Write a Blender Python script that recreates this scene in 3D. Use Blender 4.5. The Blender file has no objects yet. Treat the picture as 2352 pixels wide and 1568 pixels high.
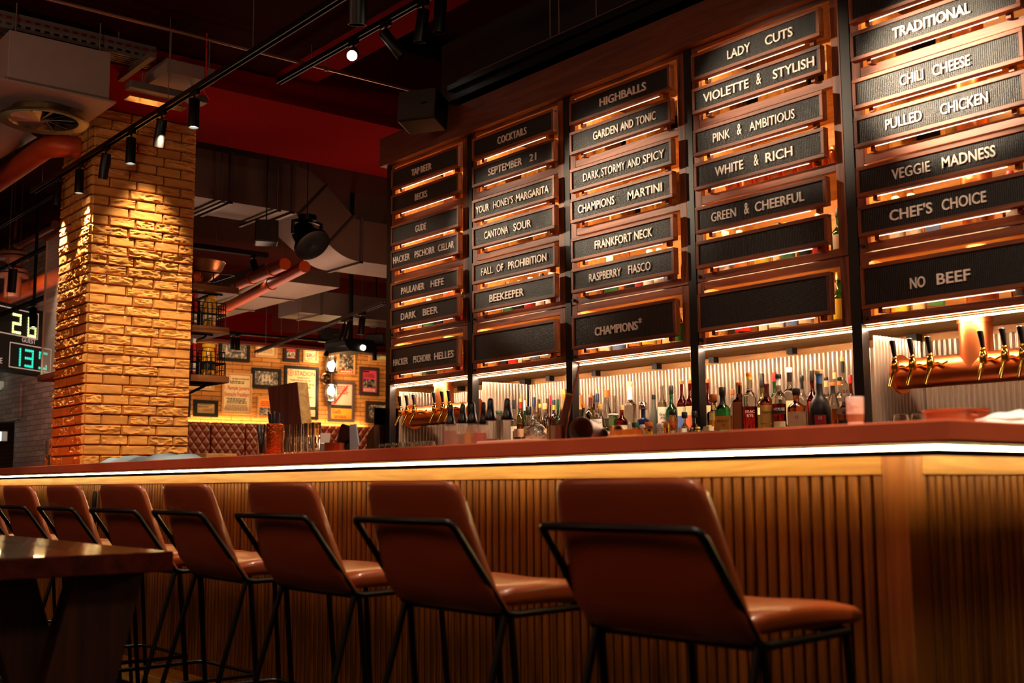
import bpy, math, random
from math import sin, cos, pi, radians as RAD
from mathutils import Vector as V, Matrix, noise
random.seed(7)
scene = bpy.context.scene
COL = scene.collection

# ---------------------------------------------------------------- camera
F_PX, YAW, PITCH, ROLL, EYE = 2660.7, RAD(39.28258), RAD(7.06102), RAD(.35834), V((0, 0, 1.0))
fw = V((-cos(YAW)*cos(PITCH), sin(YAW)*cos(PITCH), sin(PITCH)))
r0 = V((sin(YAW), cos(YAW), 0)); d0 = fw.cross(r0)
cr = r0*cos(ROLL)+d0*sin(ROLL); cd = d0*cos(ROLL)-r0*sin(ROLL)
cam = bpy.data.cameras.new('camera'); camo = bpy.data.objects.new('camera', cam); COL.objects.link(camo)
Mc = Matrix((cr, -cd, -fw)).transposed().to_4x4(); Mc.translation = EYE
camo.matrix_world = Mc
cam.sensor_width = 36; cam.lens = F_PX*36/2352; cam.clip_start = .05; cam.clip_end = 200
cam.dof.use_dof = True; cam.dof.focus_distance = 6.9; cam.dof.aperture_fstop = 3.4
scene.camera = camo
vs = scene.view_settings
vs.view_transform = 'Standard'; vs.look = 'None'; vs.exposure = 0.5; vs.gamma = 1; vs.use_curve_mapping = False
try:
    scene.cycles.max_bounces = 10; scene.cycles.transmission_bounces = 10; scene.cycles.transparent_max_bounces = 12
    scene.cycles.sample_clamp_indirect = 6; scene.cycles.caustics_refractive = False; scene.cycles.caustics_reflective = False
    scene.cycles.use_denoising = True
except Exception:
    pass
w = bpy.data.worlds.new('room_ambient'); scene.world = w; w.use_nodes = True
w.node_tree.nodes['Background'].inputs[0].default_value = (.9, .42, .3, 1); w.node_tree.nodes['Background'].inputs[1].default_value = .035

# ---------------------------------------------------------------- lights
WARM = (1, .62, .30); WARM2 = (1, .74, .46); NEUT = (1, .79, .54)
def spot(loc, tgt, power, deg=40, blend=.6, col=WARM2, size=.03):
    l = bpy.data.lights.new('spot_light', 'SPOT'); l.energy = power; l.spot_size = RAD(deg); l.spot_blend = blend; l.color = col; l.shadow_soft_size = size
    o = bpy.data.objects.new('spot_light', l); COL.objects.link(o); o.location = loc
    o.rotation_euler = (V(tgt)-V(loc)).to_track_quat('-Z', 'Y').to_euler(); return o
def point(loc, power, col=WARM2, size=.05):
    l = bpy.data.lights.new('point_light', 'POINT'); l.energy = power; l.color = col; l.shadow_soft_size = size
    o = bpy.data.objects.new('point_light', l); COL.objects.link(o); o.location = loc; return o
def area(loc, tgt, sx, sy, power, col=WARM2):
    l = bpy.data.lights.new('area_light', 'AREA'); l.energy = power; l.color = col; l.shape = 'RECTANGLE'; l.size = sx; l.size_y = sy
    o = bpy.data.objects.new('area_light', l); COL.objects.link(o); o.location = loc
    o.rotation_euler = (V(tgt)-V(loc)).to_track_quat('-Z', 'Y').to_euler(); return o
YB = 4.2            # face of the back bar
# added fill lights without fixtures, behind the camera, over the bar, in the rear
area((-2.2, -2.0, 3.7), (-2.6, 1.2, .6), 3, 1.5, 22, (1, .5, .3))
area((-6.5, -1.5, 3.7), (-6.5, 1.6, .8), 3, 1.2, 22, (1, .5, .3))
spot((-3.0, 3.8, 3.7), (-5.0, 2.6, 1.2), 150, 64, .8, NEUT, .04); spot((-1.9, 2.2, 3.9), (-1.68, 2.65, 1.15), 220, 30, .8, (1, .9, .78), .04)
spot((-5.6, .6, 2.2), (-7.8, 2.3, 3.6), 45, 40, .9, (1, .72, .55), .1)  # added uplight that brightens the ventilation box
point((-8.3, 5.6, 2.0), 30, (1, .45, .25), .4)  # added glow below the red soffit
area((-15.5, 9.3, 3.6), (-18, 9.6, 2.6), 4, .5, 70, WARM)
area((-11.8, 6.3, 1.7), (-11.8, 6.6, 4), 3, 2, 48, (1, .6, .4))  # added from below to brighten the rear ducts
area((-15.5, 4.0, 3.2), (-16.8, 5.4, 1.8), 1.5, .6, 60, (1, .66, .5))

area((.6, .9, 3.9), (-4.4, 4.2, 2.0), 1.2, .5, 22, NEUT)  # added soft fill so the board letters read
spot((-.15, 2.5, 3.95), (-1.25, 2.75, 1.12), 190, 30, .7, (1, .66, .42), .05)  # added to brighten the end edge of the counter
for x_ in (-1.2, -2.6, -4.0, -5.4, -6.8): spot((x_-.2, 2.0, 3.95), (x_, 2.02, .75), 230, 30, .7, NEUT, .03)
# ---------------------------------------------------------------- pixel -> point on a plane (photo is 2352 x 1568)
def ray(x, y): return cr*((x-1176)/F_PX)+cd*((y-784)/F_PX)+fw
def PY(x, y, Y): d = ray(x, y); return EYE+d*(Y/d.y)
def PX(x, y, X): d = ray(x, y); return EYE+d*(X/d.x)
def PZ(x, y, Z): d = ray(x, y); return EYE+d*((Z-1)/d.z)
def depth(p): return (V(p)-EYE).dot(fw)
def mpp(p): return depth(p)/F_PX     # metres per photo pixel at p

# ---------------------------------------------------------------- materials
def lin(h):
    h = h.lstrip('#'); c = [int(h[i:i+2], 16)/255 for i in (0, 2, 4)]
    return tuple(x/12.92 if x <= .04045 else ((x+.055)/1.055)**2.4 for x in c)+(1,)
MATS = {}
class NT:
    def __init__(s, name):
        s.m = bpy.data.materials.new(name); s.m.use_nodes = True; s.t = s.m.node_tree; s.b = s.t.nodes['Principled BSDF']
    def n(s, typ, **kw):
        nd = s.t.nodes.new(typ)
        for k, v in kw.items():
            if k.startswith('i_'): nd.inputs[int(k[2:]) if k[2:].isdigit() else k[2:].replace('_', ' ')].default_value = v
            else: setattr(nd, k, v)
        return nd
    def l(s, a, b): s.t.links.new(a, b)
    def coord(s, scale=(1, 1, 1), rot=(0, 0, 0)):
        tc = s.n('ShaderNodeTexCoord'); mp = s.n('ShaderNodeMapping'); mp.inputs['Scale'].default_value = scale; mp.inputs['Rotation'].default_value = rot
        s.l(tc.outputs['Object'], mp.inputs[0]); return mp.outputs[0]
    def ramp(s, fac, stops):
        r = s.n('ShaderNodeValToRGB'); e = r.color_ramp.elements
        while len(e) < len(stops): e.new(.5)
        for i, (p, c) in enumerate(stops): e[i].position = p; e[i].color = lin(c) if isinstance(c, str) else (c, c, c, 1)
        s.l(fac, r.inputs[0]); return r.outputs[0]
    def bump(s, h, strength=.3, dist=.01):
        b = s.n('ShaderNodeBump'); b.inputs['Strength'].default_value = strength; b.inputs['Distance'].default_value = dist
        s.l(h, b.inputs['Height']); s.l(b.outputs[0], s.b.inputs['Normal']); return b
def M(name, hex='#808080', rough=.5, metal=0, var=0, vscale=8, bump=0, bscale=40, bdist=.003, trans=0, ior=1.45, emit=0, coat=0, alpha=1, spec=None, stretch=(1, 1, 1)):
    if name in MATS: return MATS[name]
    t = NT(name); b = t.b; c = lin(hex)
    b.inputs['Base Color'].default_value = c; b.inputs['Roughness'].default_value = rough; b.inputs['Metallic'].default_value = metal
    b.inputs['Transmission Weight'].default_value = trans; b.inputs['IOR'].default_value = ior; b.inputs['Alpha'].default_value = alpha
    if coat: b.inputs['Coat Weight'].default_value = coat; b.inputs['Coat Roughness'].default_value = .1
    if spec is not None: b.inputs['Specular IOR Level'].default_value = spec
    if emit: b.inputs['Emission Color'].default_value = c; b.inputs['Emission Strength'].default_value = emit
    if var or bump:
        co = t.coord(stretch)
        if var:
            nz = t.n('ShaderNodeTexNoise', i_Scale=vscale, i_Detail=4.0); t.l(co, nz.inputs['Vector'])
            mx = t.n('ShaderNodeMix', data_type='RGBA'); mx.inputs[6].default_value = tuple(x*(1-var) for x in c[:3])+(1,); mx.inputs[7].default_value = tuple(min(1, x*(1+var)) for x in c[:3])+(1,)
            t.l(nz.outputs[0], mx.inputs[0]); t.l(mx.outputs[2], b.inputs['Base Color'])
        if bump:
            nb = t.n('ShaderNodeTexNoise', i_Scale=bscale, i_Detail=5.0); t.l(co, nb.inputs['Vector']); t.bump(nb.outputs[0], bump, bdist)
    MATS[name] = t.m; return t.m
def wood(name, a, b, axis='X', rough=.45, scale=1, coat=0, bump=.12):
    if name in MATS: return MATS[name]
    t = NT(name); s = {'X': (1.2, 16, 16), 'Y': (16, 1.2, 16), 'Z': (16, 16, 1.2)}[axis]; s = tuple(k*scale for k in s)
    co = t.coord(s)
    oi = t.n('ShaderNodeObjectInfo'); ad = t.n('ShaderNodeVectorMath', operation='ADD'); sc = t.n('ShaderNodeMath', operation='MULTIPLY'); sc.inputs[1].default_value = 37.0
    t.l(oi.outputs['Random'], sc.inputs[0]); t.l(co, ad.inputs[0]); t.l(sc.outputs[0], ad.inputs[1])
    n1 = t.n('ShaderNodeTexNoise', i_Scale=1.3, i_Detail=8.0, i_Distortion=1.6); t.l(ad.outputs[0], n1.inputs['Vector'])
    t.l(t.ramp(n1.outputs[0], [(.3, a), (.7, b)]), t.b.inputs['Base Color'])
    n2 = t.n('ShaderNodeTexNoise', i_Scale=5.0, i_Detail=6.0); t.l(ad.outputs[0], n2.inputs['Vector']); t.bump(n2.outputs[0], bump, .004)
    t.b.inputs['Roughness'].default_value = rough
    if coat: t.b.inputs['Coat Weight'].default_value = coat
    MATS[name] = t.m; return t.m
def brickmat(name, a, b, mortar, bw, bh, axis, rough=.85, bump=.9):
    t = NT(name); tc = t.n('ShaderNodeTexCoord'); sp = t.n('ShaderNodeSeparateXYZ'); cb = t.n('ShaderNodeCombineXYZ')
    t.l(tc.outputs['Object'], sp.inputs[0]); t.l(sp.outputs[axis], cb.inputs[0]); t.l(sp.outputs['Z'], cb.inputs[1])
    br = t.n('ShaderNodeTexBrick', i_Scale=1.0); br.inputs['Brick Width'].default_value = bw; br.inputs['Row Height'].default_value = bh
    br.inputs['Mortar Size'].default_value = .005; br.inputs['Color1'].default_value = lin(a); br.inputs['Color2'].default_value = lin(b); br.inputs['Mortar'].default_value = lin(mortar)
    t.l(cb.outputs[0], br.inputs['Vector']); t.l(br.outputs[0], t.b.inputs['Base Color']); t.b.inputs['Roughness'].default_value = rough
    mp = t.n('ShaderNodeMapping'); mp.inputs['Scale'].default_value = (6, 6, 22); t.l(tc.outputs['Object'], mp.inputs[0])
    nz = t.n('ShaderNodeTexNoise', i_Scale=1.6, i_Detail=6.0, i_Distortion=.8); t.l(mp.outputs[0], nz.inputs['Vector'])
    su = t.n('ShaderNodeMath', operation='SUBTRACT'); t.l(nz.outputs[0], su.inputs[0]); t.l(br.outputs['Fac'], su.inputs[1]); t.bump(su.outputs[0], bump, .03)
    MATS[name] = t.m; return t.m

BLACK = M('black_metal', '#0b0a0a', .38, .3)
STEEL = M('black_steel_post', '#171413', .45, .4)
GALV = M('galvanised_steel', '#7d6f68', .42, .75, .25, 5, .05, 60)
GALVD = M('dull_galvanised_steel', '#6b5c55', .5, .55, .2, 4)
COPPER = M('copper', '#f08c50', .34, 1, .03, 3)
COPPERD = M('copper_pipe_paint', '#c04c18', .45, .25, .2, 5)
BRASS = M('brass', '#e0b052', .16, 1)
CHROME = M('chrome', '#d8d4d0', .1, 1)
LEATHER = M('tan_leather', '#98431a', .42, 0, .18, 5, .12, 180, .002, coat=.3)
OAKD = wood('smoked_oak', '#3a1407', '#a0501c', 'X', .55)
OAKDZ = wood('smoked_oak_upright', '#3a1407', '#a0501c', 'Z', .55)
OAKL = wood('honey_oak', '#b07828', '#dcae58', 'X')
OAKLZ = wood('honey_oak_upright', '#8a4f1a', '#b8752c', 'Z')
OAKBACK = wood('pale_oak_back', '#b8782f', '#e6b060', 'X')
TABLEW = wood('dark_table_wood', '#3c1208', '#6a2411', 'X', .22, .7, coat=.3)
FASCIA = M('copper_bar_top', '#d06440', .45, .0, .18, 9, .05, 120)
RED = M('red_soffit', '#7a0a04', .95, 0, .35, 60, .5, 220, spec=.05)
REDD = M('dark_red_ceiling', '#2a0605', .95, 0, .3, 40, spec=.05)
THIN = M('thin_glass', '#f4e4d4', .05, alpha=.13, spec=.8)
GLASS = M('clear_glass', '#ffffff', .02, 0, trans=1, ior=1.45)
WHITE = M('white_ceramic', '#efe6dc', .5)
PAPER = M('cream_paper', '#d9c3a0', .8)
INK = M('black_ink', '#1a1512', .8)
LETTER = M('white_letters', '#fff2e6', .5)
LED = M('led_warm', '#ffd9a0', emit=14)
LEDW = M('led_shelf', '#ffdcb8', emit=6)
BULB = M('lamp_lens', '#fff0dc', emit=22)
GRATE = M('dark_floor', '#171211', .6, 0, .3, 3)

# ---------------------------------------------------------------- mesh helper
FONTC = {}
def glyph(s, off=0.0):
    k = (s, off)
    if k not in FONTC:
        cu = bpy.data.curves.new('txt', 'FONT'); cu.body = s; cu.extrude = .5; cu.offset = off; cu.resolution_u = 3
        o = bpy.data.objects.new('txt', cu); me = bpy.data.meshes.new_from_object(o)
        vv = [tuple(v.co) for v in me.vertices]; ff = [tuple(p.vertices) for p in me.polygons]
        bpy.data.objects.remove(o); bpy.data.curves.remove(cu); bpy.data.meshes.remove(me)
        xs = [v[0] for v in vv] or [0, 1]; FONTC[k] = (vv, ff, min(xs), max(xs))
    return FONTC[k]
CAPH = .729
class MB:
    def __init__(s, off=(0, 0, 0)): s.v = []; s.f = []; s.mi = []; s.ms = []; s.o = V(off)
    def m(s, mat):
        if mat not in s.ms: s.ms.append(mat)
        return s.ms.index(mat)
    def add(s, vs, fs, mat):
        b = len(s.v); i = s.m(mat); s.v += [tuple(V(p)-s.o) for p in vs]
        for f in fs: s.f.append([k+b for k in f]); s.mi.append(i)
        return s
    def box(s, a, b, mat):
        x0, y0, z0 = a; x1, y1, z1 = b
        return s.add([(x0, y0, z0), (x1, y0, z0), (x1, y1, z0), (x0, y1, z0), (x0, y0, z1), (x1, y0, z1), (x1, y1, z1), (x0, y1, z1)],
                     [(0, 3, 2, 1), (4, 5, 6, 7), (0, 1, 5, 4), (1, 2, 6, 5), (2, 3, 7, 6), (3, 0, 4, 7)], mat)
    def cbox(s, c, sz, mat, R=None):
        h = V(sz)/2; pts = [V((x*h.x, y*h.y, z*h.z)) for z in (-1, 1) for x, y in ((-1, -1), (1, -1), (1, 1), (-1, 1))]
        if R is not None: pts = [R @ p for p in pts]
        return s.add([p+V(c) for p in pts], [(0, 3, 2, 1), (4, 5, 6, 7), (0, 1, 5, 4), (1, 2, 6, 5), (2, 3, 7, 6), (3, 0, 4, 7)], mat)
    def tube(s, pts, r, mat, n=10, closed=False, cap=True):
        pts = [V(p) for p in pts]; N = len(pts); rs = r if isinstance(r, (list, tuple)) else [r]*N; rings = []; up = None
        for i, p in enumerate(pts):
            a = pts[i-1] if i or closed else p; c = pts[(i+1) % N] if i < N-1 or closed else p
            t = (p-a).normalized()+(c-p).normalized() if (p-a).length and (c-p).length else (c-a)
            t.normalize()
            if up is None: up = V((0, 0, 1)) if abs(t.z) < .9 else V((0, 1, 0))
            u = t.cross(up)
            if u.length < 1e-6: u = t.orthogonal()
            u.normalize(); w_ = u.cross(t); up = w_
            k = 1.0
            if i and i < N-1: 
                cs = max(.5, math.sqrt(max(0, (1+((p-a).normalized()).dot((c-p).normalized()))/2))); k = 1/cs
            rings.append([p+u*(cos(2*pi*j/n)*rs[i]*k)+w_*(sin(2*pi*j/n)*rs[i]) for j in range(n)])
        vv = [q for R in rings for q in R]; ff = []
        for i in range(N if closed else N-1):
            a = i*n; b = ((i+1) % N)*n
            for j in range(n): ff.append((a+j, a+(j+1) % n, b+(j+1) % n, b+j))
        if cap and not closed: ff += [tuple(range(n-1, -1, -1)), tuple((N-1)*n+j for j in range(n))]
        return s.add(vv, ff, mat)
    def cyl(s, a, b, r, mat, n=16, r2=None): return s.tube([a, b], [r, r if r2 is None else r2], mat, n)
    def lathe(s, prof, c, mat, n=24, axis=None, sq=0):
        vv = []; ff = []; c = V(c); Q = axis.to_track_quat('Z', 'Y').to_matrix() if axis is not None else None
        for r, z in prof:
            for j in range(n):
                a = 2*pi*j/n; x, y = cos(a), sin(a)
                if sq: 
                    k = (abs(x)**sq+abs(y)**sq)**(-1/sq); x *= k; y *= k
                p = V((r*x, r*y, z)); vv.append(c+(Q @ p if Q else p))
        for i in range(len(prof)-1):
            for j in range(n): ff.append((i*n+j, i*n+(j+1) % n, (i+1)*n+(j+1) % n, (i+1)*n+j))
        if prof[0][0] > 1e-5: ff.append(tuple(range(n-1, -1, -1)))
        if prof[-1][0] > 1e-5: ff.append(tuple((len(prof)-1)*n+j for j in range(n)))
        return s.add(vv, ff, mat)
    def prism(s, poly, d, mat, o=(0, 0, 0), u=(1, 0, 0), v=(0, 0, 1), w=(0, 1, 0)):
        o, u, v, w = V(o), V(u), V(v), V(w); n = len(poly)
        vv = [o+u*x+v*y for x, y in poly]+[o+u*x+v*y+w*d for x, y in poly]
        return s.add(vv, [tuple(range(n)), tuple(range(2*n-1, n-1, -1))]+[(i, n+i, n+(i+1) % n, (i+1) % n) for i in range(n)], mat)
    def quad(s, p, mat): return s.add(p, [(0, 1, 2, 3)], mat)
    def sheet(s, fn, nu, nv, mat, thick=0):
        vv = [V(fn(i/nu, j/nv)) for j in range(nv+1) for i in range(nu+1)]
        return s.add(vv, [(j*(nu+1)+i, j*(nu+1)+i+1, (j+1)*(nu+1)+i+1, (j+1)*(nu+1)+i) for j in range(nv) for i in range(nu)], mat)
    def text(s, txt, o, u, v, h, mat, width=None, d=.002, align=0, off=.0, maxw=None):
        vv, ff, x0, x1 = glyph(txt, off); o, u, v = V(o), V(u), V(v); n = u.cross(v); sy = h/CAPH
        sx = width/(x1-x0) if width else sy
        if maxw and (x1-x0)*sx > maxw: sx = maxw/(x1-x0)
        sh = -x0-(x1-x0)*align
        return s.add([o+u*((p[0]+sh)*sx)+v*(p[1]*sy)+n*((p[2]+.5)*d) for p in vv], ff, mat)
    def build(s, name, parent=None, smooth=35, bevel=0, segs=2, sub=0):
        me = bpy.data.meshes.new(name); me.from_pydata(s.v, [], s.f)
        for m_ in s.ms: me.materials.append(m_)
        me.polygons.foreach_set('material_index', s.mi)
        if smooth: 
            me.polygons.foreach_set('use_smooth', [True]*len(s.f)); me.set_sharp_from_angle(angle=RAD(smooth))
        me.update()
        o = bpy.data.objects.new(name, me); COL.objects.link(o)
        if parent is not None: o.parent = parent
        if bevel:
            b = o.modifiers.new('edge', 'BEVEL'); b.width = bevel; b.segments = segs; b.limit_method = 'ANGLE'; b.angle_limit = RAD(40)
        if sub:
            b = o.modifiers.new('soft', 'SUBSURF'); b.levels = sub; b.render_levels = sub
        return o
def tag(o, label=None, cat=None, group=None, kind=None):
    if label: o['label'] = label
    if cat: o['category'] = cat
    if group: o['group'] = group
    if kind: o['kind'] = kind
    return o
def thing(name, label, cat, loc=(0, 0, 0), rz=0, group=None):
    o = bpy.data.objects.new(name, None); COL.objects.link(o); o.empty_display_size = .05; o.location = loc; o.rotation_euler = (0, 0, rz)
    return tag(o, label, cat, group)
def struct(name, mb, **k): return tag(mb.build(name, **k), kind='structure')
def dup(r, loc=None, rz=None, label=None):
    c = r.copy(); COL.objects.link(c)
    if loc is not None: c.location = loc
    if rz is not None: c.rotation_euler = (0, 0, rz)
    if label: c['label'] = label
    for ch in list(r.children):
        k = ch.copy(); COL.objects.link(k); k.parent = c
        for g in list(ch.children):
            d = g.copy(); COL.objects.link(d); d.parent = k
    return c
# ================================================================= THE SETTING
fl = MB(); fl.box((-24, -4, -.1), (3, 14, 0), GRATE); struct('floor', fl)
cl = MB(); cl.box((-7.76, -4, 4.10), (3, 3.98, 4.3), REDD); cl.box((-24, -4, 4.75), (3, 14, 4.9), REDD); struct('ceiling', cl)
sb = MB(); sb.box((-9.1, -4, 3.92), (-7.76, 14, 4.6), RED); struct('ceiling_beam_rear', sb)
xb = MB(); xb.box((-7.76, 3.98, 4.13), (3, 4.36, 4.3), RED); struct('ceiling_lit_strip', xb)  # strip of the dark slab, redder to paint in the lamplight on it
STONEW = brickmat('rear_brick', '#c08038', '#a8682a', '#4a2408', .36, .078, 'Y')
GREYW = brickmat('grey_brick', '#7a5a4c', '#604438', '#241410', .34, .077, 'X', bump=.5)
XW = -18.0
rw = MB(); rw.box((XW-.3, 5.66, 0), (XW, 14, 3.66), STONEW); rw.box((XW-.3, 5.66, 3.66), (XW, 14, 4.75), REDD); struct('wall_rear', rw)
YG = 5.4
dx = PY(33, 1000, YG).x; dz = PY(20, 967, YG).z
gw = MB()
gw.box((dx, YG, 0), (-15.4, YG+.25, 4.75), GREYW); gw.box((-24, YG, dz), (dx, YG+.25, 4.75), GREYW); struct('wall_left', gw)
lb = MB(); ds_ = wood('lintel_slats', '#5a4034', '#7a5a4a', 'Z')
x0 = PY(-60, 900, YG).x; x1 = PY(50, 925, YG).x; z1 = dz+.55
for i in range(14): lb.box((x1-.16*i-.14, YG-.03, dz), (x1-.16*i, YG, z1), GREYW)
struct('trim_1', lb)
ra = MB(); ra.box((-24, YG+1.2, 0), (XW-.3, YG+1.4, 3.5), GREYW); struct('wall_passage', ra)
bw = MB(); bw.box((-6.5, 4.68, 0), (2.5, 4.8, 4.13), M('dark_wall', '#1c1210', .8)); struct('wall_back', bw)

# stone clad column, every stone with its own broken face
CX, CY, CH = -8.73, 3.0, 3.92
STONE = M('split_stone', '#cc8c46', .95, 0, .14, 9, .3, 90, .003, spec=.15)
cb = MB(); JOINT = M('stone_joint', '#5a3010', .95)
cb.box((CX-.69, CY, 0), (CX-.014, CY+.815, CH), JOINT)
def stone(mb, o, u, n, w_, h, seed):
    rnd = random.Random(seed); pr = rnd.uniform(.002, .011); rough = rnd.choice([.25, .7, 1, 1.2]); nu, nv = max(4, int(w_/.0095)), 9
    off = V((rnd.random()*50, rnd.random()*50, rnd.random()*50)); tilt = rnd.uniform(-.004, .004)
    def fn(a, b):
        p = o+u*(.002+a*(w_-.004))+V((0, 0, .002+b*(h-.004)))
        e = min(a, 1-a)*w_; e2 = min(b, 1-b)*h; edge = min(1, min(e, e2)/.008)
        q = V((a*w_*16, b*h*46, 0))+off
        d = noise.ridged_multi_fractal(q, 1.0, 2.1, 3, 1.0, 2.0, noise_basis='PERLIN_ORIGINAL')*.0075 - abs(noise.noise(q*.45))*.012
        return p+n*(-.012+(.012+pr+rough*d+tilt*(b-.5))*edge**.6)
    mb.sheet(fn, nu, nv, STONE)
rows = 51; rh = .0765; k = 0
z = CH-rows*rh
for i in range(rows):
    if z+i*rh < .85: continue
    zz = z+i*rh
    pat = ([.135, .21, .16, .2, .125] if i % 2 else [.29, .275, .265]); y = CY
    for w_ in pat: stone(cb, V((CX-.002, y, zz)), V((0, 1, 0)), V((1, 0, 0)), w_, rh, k); y += w_; k += 1
    pat = ([.16, .25, .29] if i % 2 else [.28, .22, .2]); x = CX
    for w_ in pat: stone(cb, V((x-w_, CY, zz)), V((1, 0, 0)), V((0, -1, 0)), w_, rh, k); x -= w_; k += 1
struct('brick_column', cb, smooth=18)

# ================================================================= BAR COUNTER
YF, XC, HC = 2.2, -1.275, 1.129
t = thing('bar_counter', 'long L-shaped bar counter with copper top over slatted oak front', 'bar counter', (XC, YF, 0))
o = (XC, YF, 0)
top = MB(o)
top.prism([(-9.9, 2.2), (-1.275, 2.2), (-1.275, 4.0), (-1.95, 4.0), (-1.95, 2.9), (-9.9, 2.9)], .044, FASCIA, o=(0, 0, 1.085), u=(1, 0, 0), v=(0, 1, 0), w=(0, 0, 1))
top.build('countertop', t, smooth=0, bevel=.003)
PY0, PXR = 2.5, -1.57
tr = MB(o); tr.box((-9.9, PY0-.012, 1.019), (-1.626, PY0+.02, 1.075), OAKL)
tr.build('trim_board', t, smooth=0, bevel=.002)
tr = MB(o); OAKLY = wood('honey_oak_return', '#b07828', '#dcae58', 'Y'); tr.box((PXR-.02, 2.56, 1.019), (PXR+.012, 4.0, 1.075), OAKLY)
tr.build('trim_board', t, smooth=0, bevel=.002)
cp = MB(o); cp.box((-1.626, PY0-.012, 0), (PXR+.012, 2.56, 1.08), OAKLZ); cp.build('corner_post', t, smooth=0, bevel=.004)
SLATW = wood('stained_oak_slats', '#6a3c10', '#b0701f', 'Z'); sl = MB(o); BACKB = M('slat_backing', '#120805', .9)
sl.box((-9.9, PY0+.022, 0), (-1.6, PY0+.06, 1.085), BACKB)
n = int((9.9-1.65)/.0368)
for i in range(n):
    x = -1.632-.0368*i
    sl.prism([(x-.0275, PY0+.024), (x-.0275, PY0+.003), (x-.0245, PY0), (x-.003, PY0), (x, PY0+.003), (x, PY0+.024)], 1.018, SLATW, o=(0, 0, 0), u=(1, 0, 0), v=(0, 1, 0), w=(0, 0, 1))
tag(sl.build('slat_panel', t, smooth=0))
sl = MB(o); sl.box((PXR-.06, 2.52, 0), (PXR-.022, 4.0, 1.085), BACKB)
for i in range(38):
    y = 2.566+.0368*i
    sl.prism([(PXR-.024, y), (PXR-.003, y), (PXR, y+.003), (PXR, y+.0245), (PXR-.003, y+.0275), (PXR-.024, y+.0275)], 1.018, SLATW, u=(1, 0, 0), v=(0, 1, 0), w=(0, 0, 1))
sl.build('slat_panel', t, smooth=0)
bk = MB(o); bk.box((-9.9, 2.62, 0), (-2.0, 2.85, 1.085), M('bar_inside', '#2a1810', .8)); bk.box((-1.93, 2.62, 0), (-1.66, 4.0, 1.085), MATS['bar_inside']); bk.build('cabinet_body', t, smooth=0)
ub = MB(o); UW = M('underside_wood', '#8a6438', .7); ub.box((-9.9, 2.204, 1.0825), (-1.279, 2.49, 1.0848), UW); ub.box((-1.56, 2.49, 1.0825), (-1.279, 3.99, 1.0848), UW); ub.build('underside', t, smooth=0)
ls = MB(o); STRIP = M('bar_light_strip', '#ffd48c', emit=48)
ls.box((-9.9, 2.283, 1.071), (-1.36, 2.296, 1.0795), STRIP); ls.box((-1.373, 2.296, 1.071), (-1.36, 4.0, 1.0795), STRIP)
ls.build('light_strip', t, smooth=0)
lp = MB(o); lp.box((-9.9, 2.279, 1.058), (-1.354, 2.304, 1.0705), BLACK); lp.box((-1.381, 2.304, 1.058), (-1.356, 4.0, 1.0705), BLACK); lp.box((-9.9, 2.262, 1.0798), (-1.337, 2.302, 1.0824), BLACK); lp.box((-1.379, 2.302, 1.0798), (-1.337, 4.0, 1.0824), BLACK)  # upper flange added to shade the underside from the strip
lp.build('light_profile', t, smooth=0)
fp = MB(); fp.box((-9.8, 2.27, .02), (-2.2, 2.33, .1), OAKL); fp.box((-9.8, 2.36, .02), (-2.2, 2.44, .1), OAKL)
for i in range(8): fp.box((-9.6+i*1.03, 2.28, 0), (-9.5+i*1.03, 2.43, .02), BLACK)
tag(fp.build('foot_step', smooth=0), 'low oak foot step of two boards along the bar base', 'foot step')
so = MB(); p = PY(222, 1165, 2.5); so.box((p.x-.04, 2.485, p.z-.12), (p.x+.04, 2.4995, p.z+.1), CHROME)
oo = so.build('wall_socket', smooth=0, bevel=.004); tag(oo, 'small metal socket plate on slatted bar front behind a stool', 'socket')
so = MB(); so.box((p.x-.028, 2.481, p.z-.1), (p.x+.028, 2.486, p.z+.08), BLACK); so.build('socket_insert', oo, smooth=0)

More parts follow.
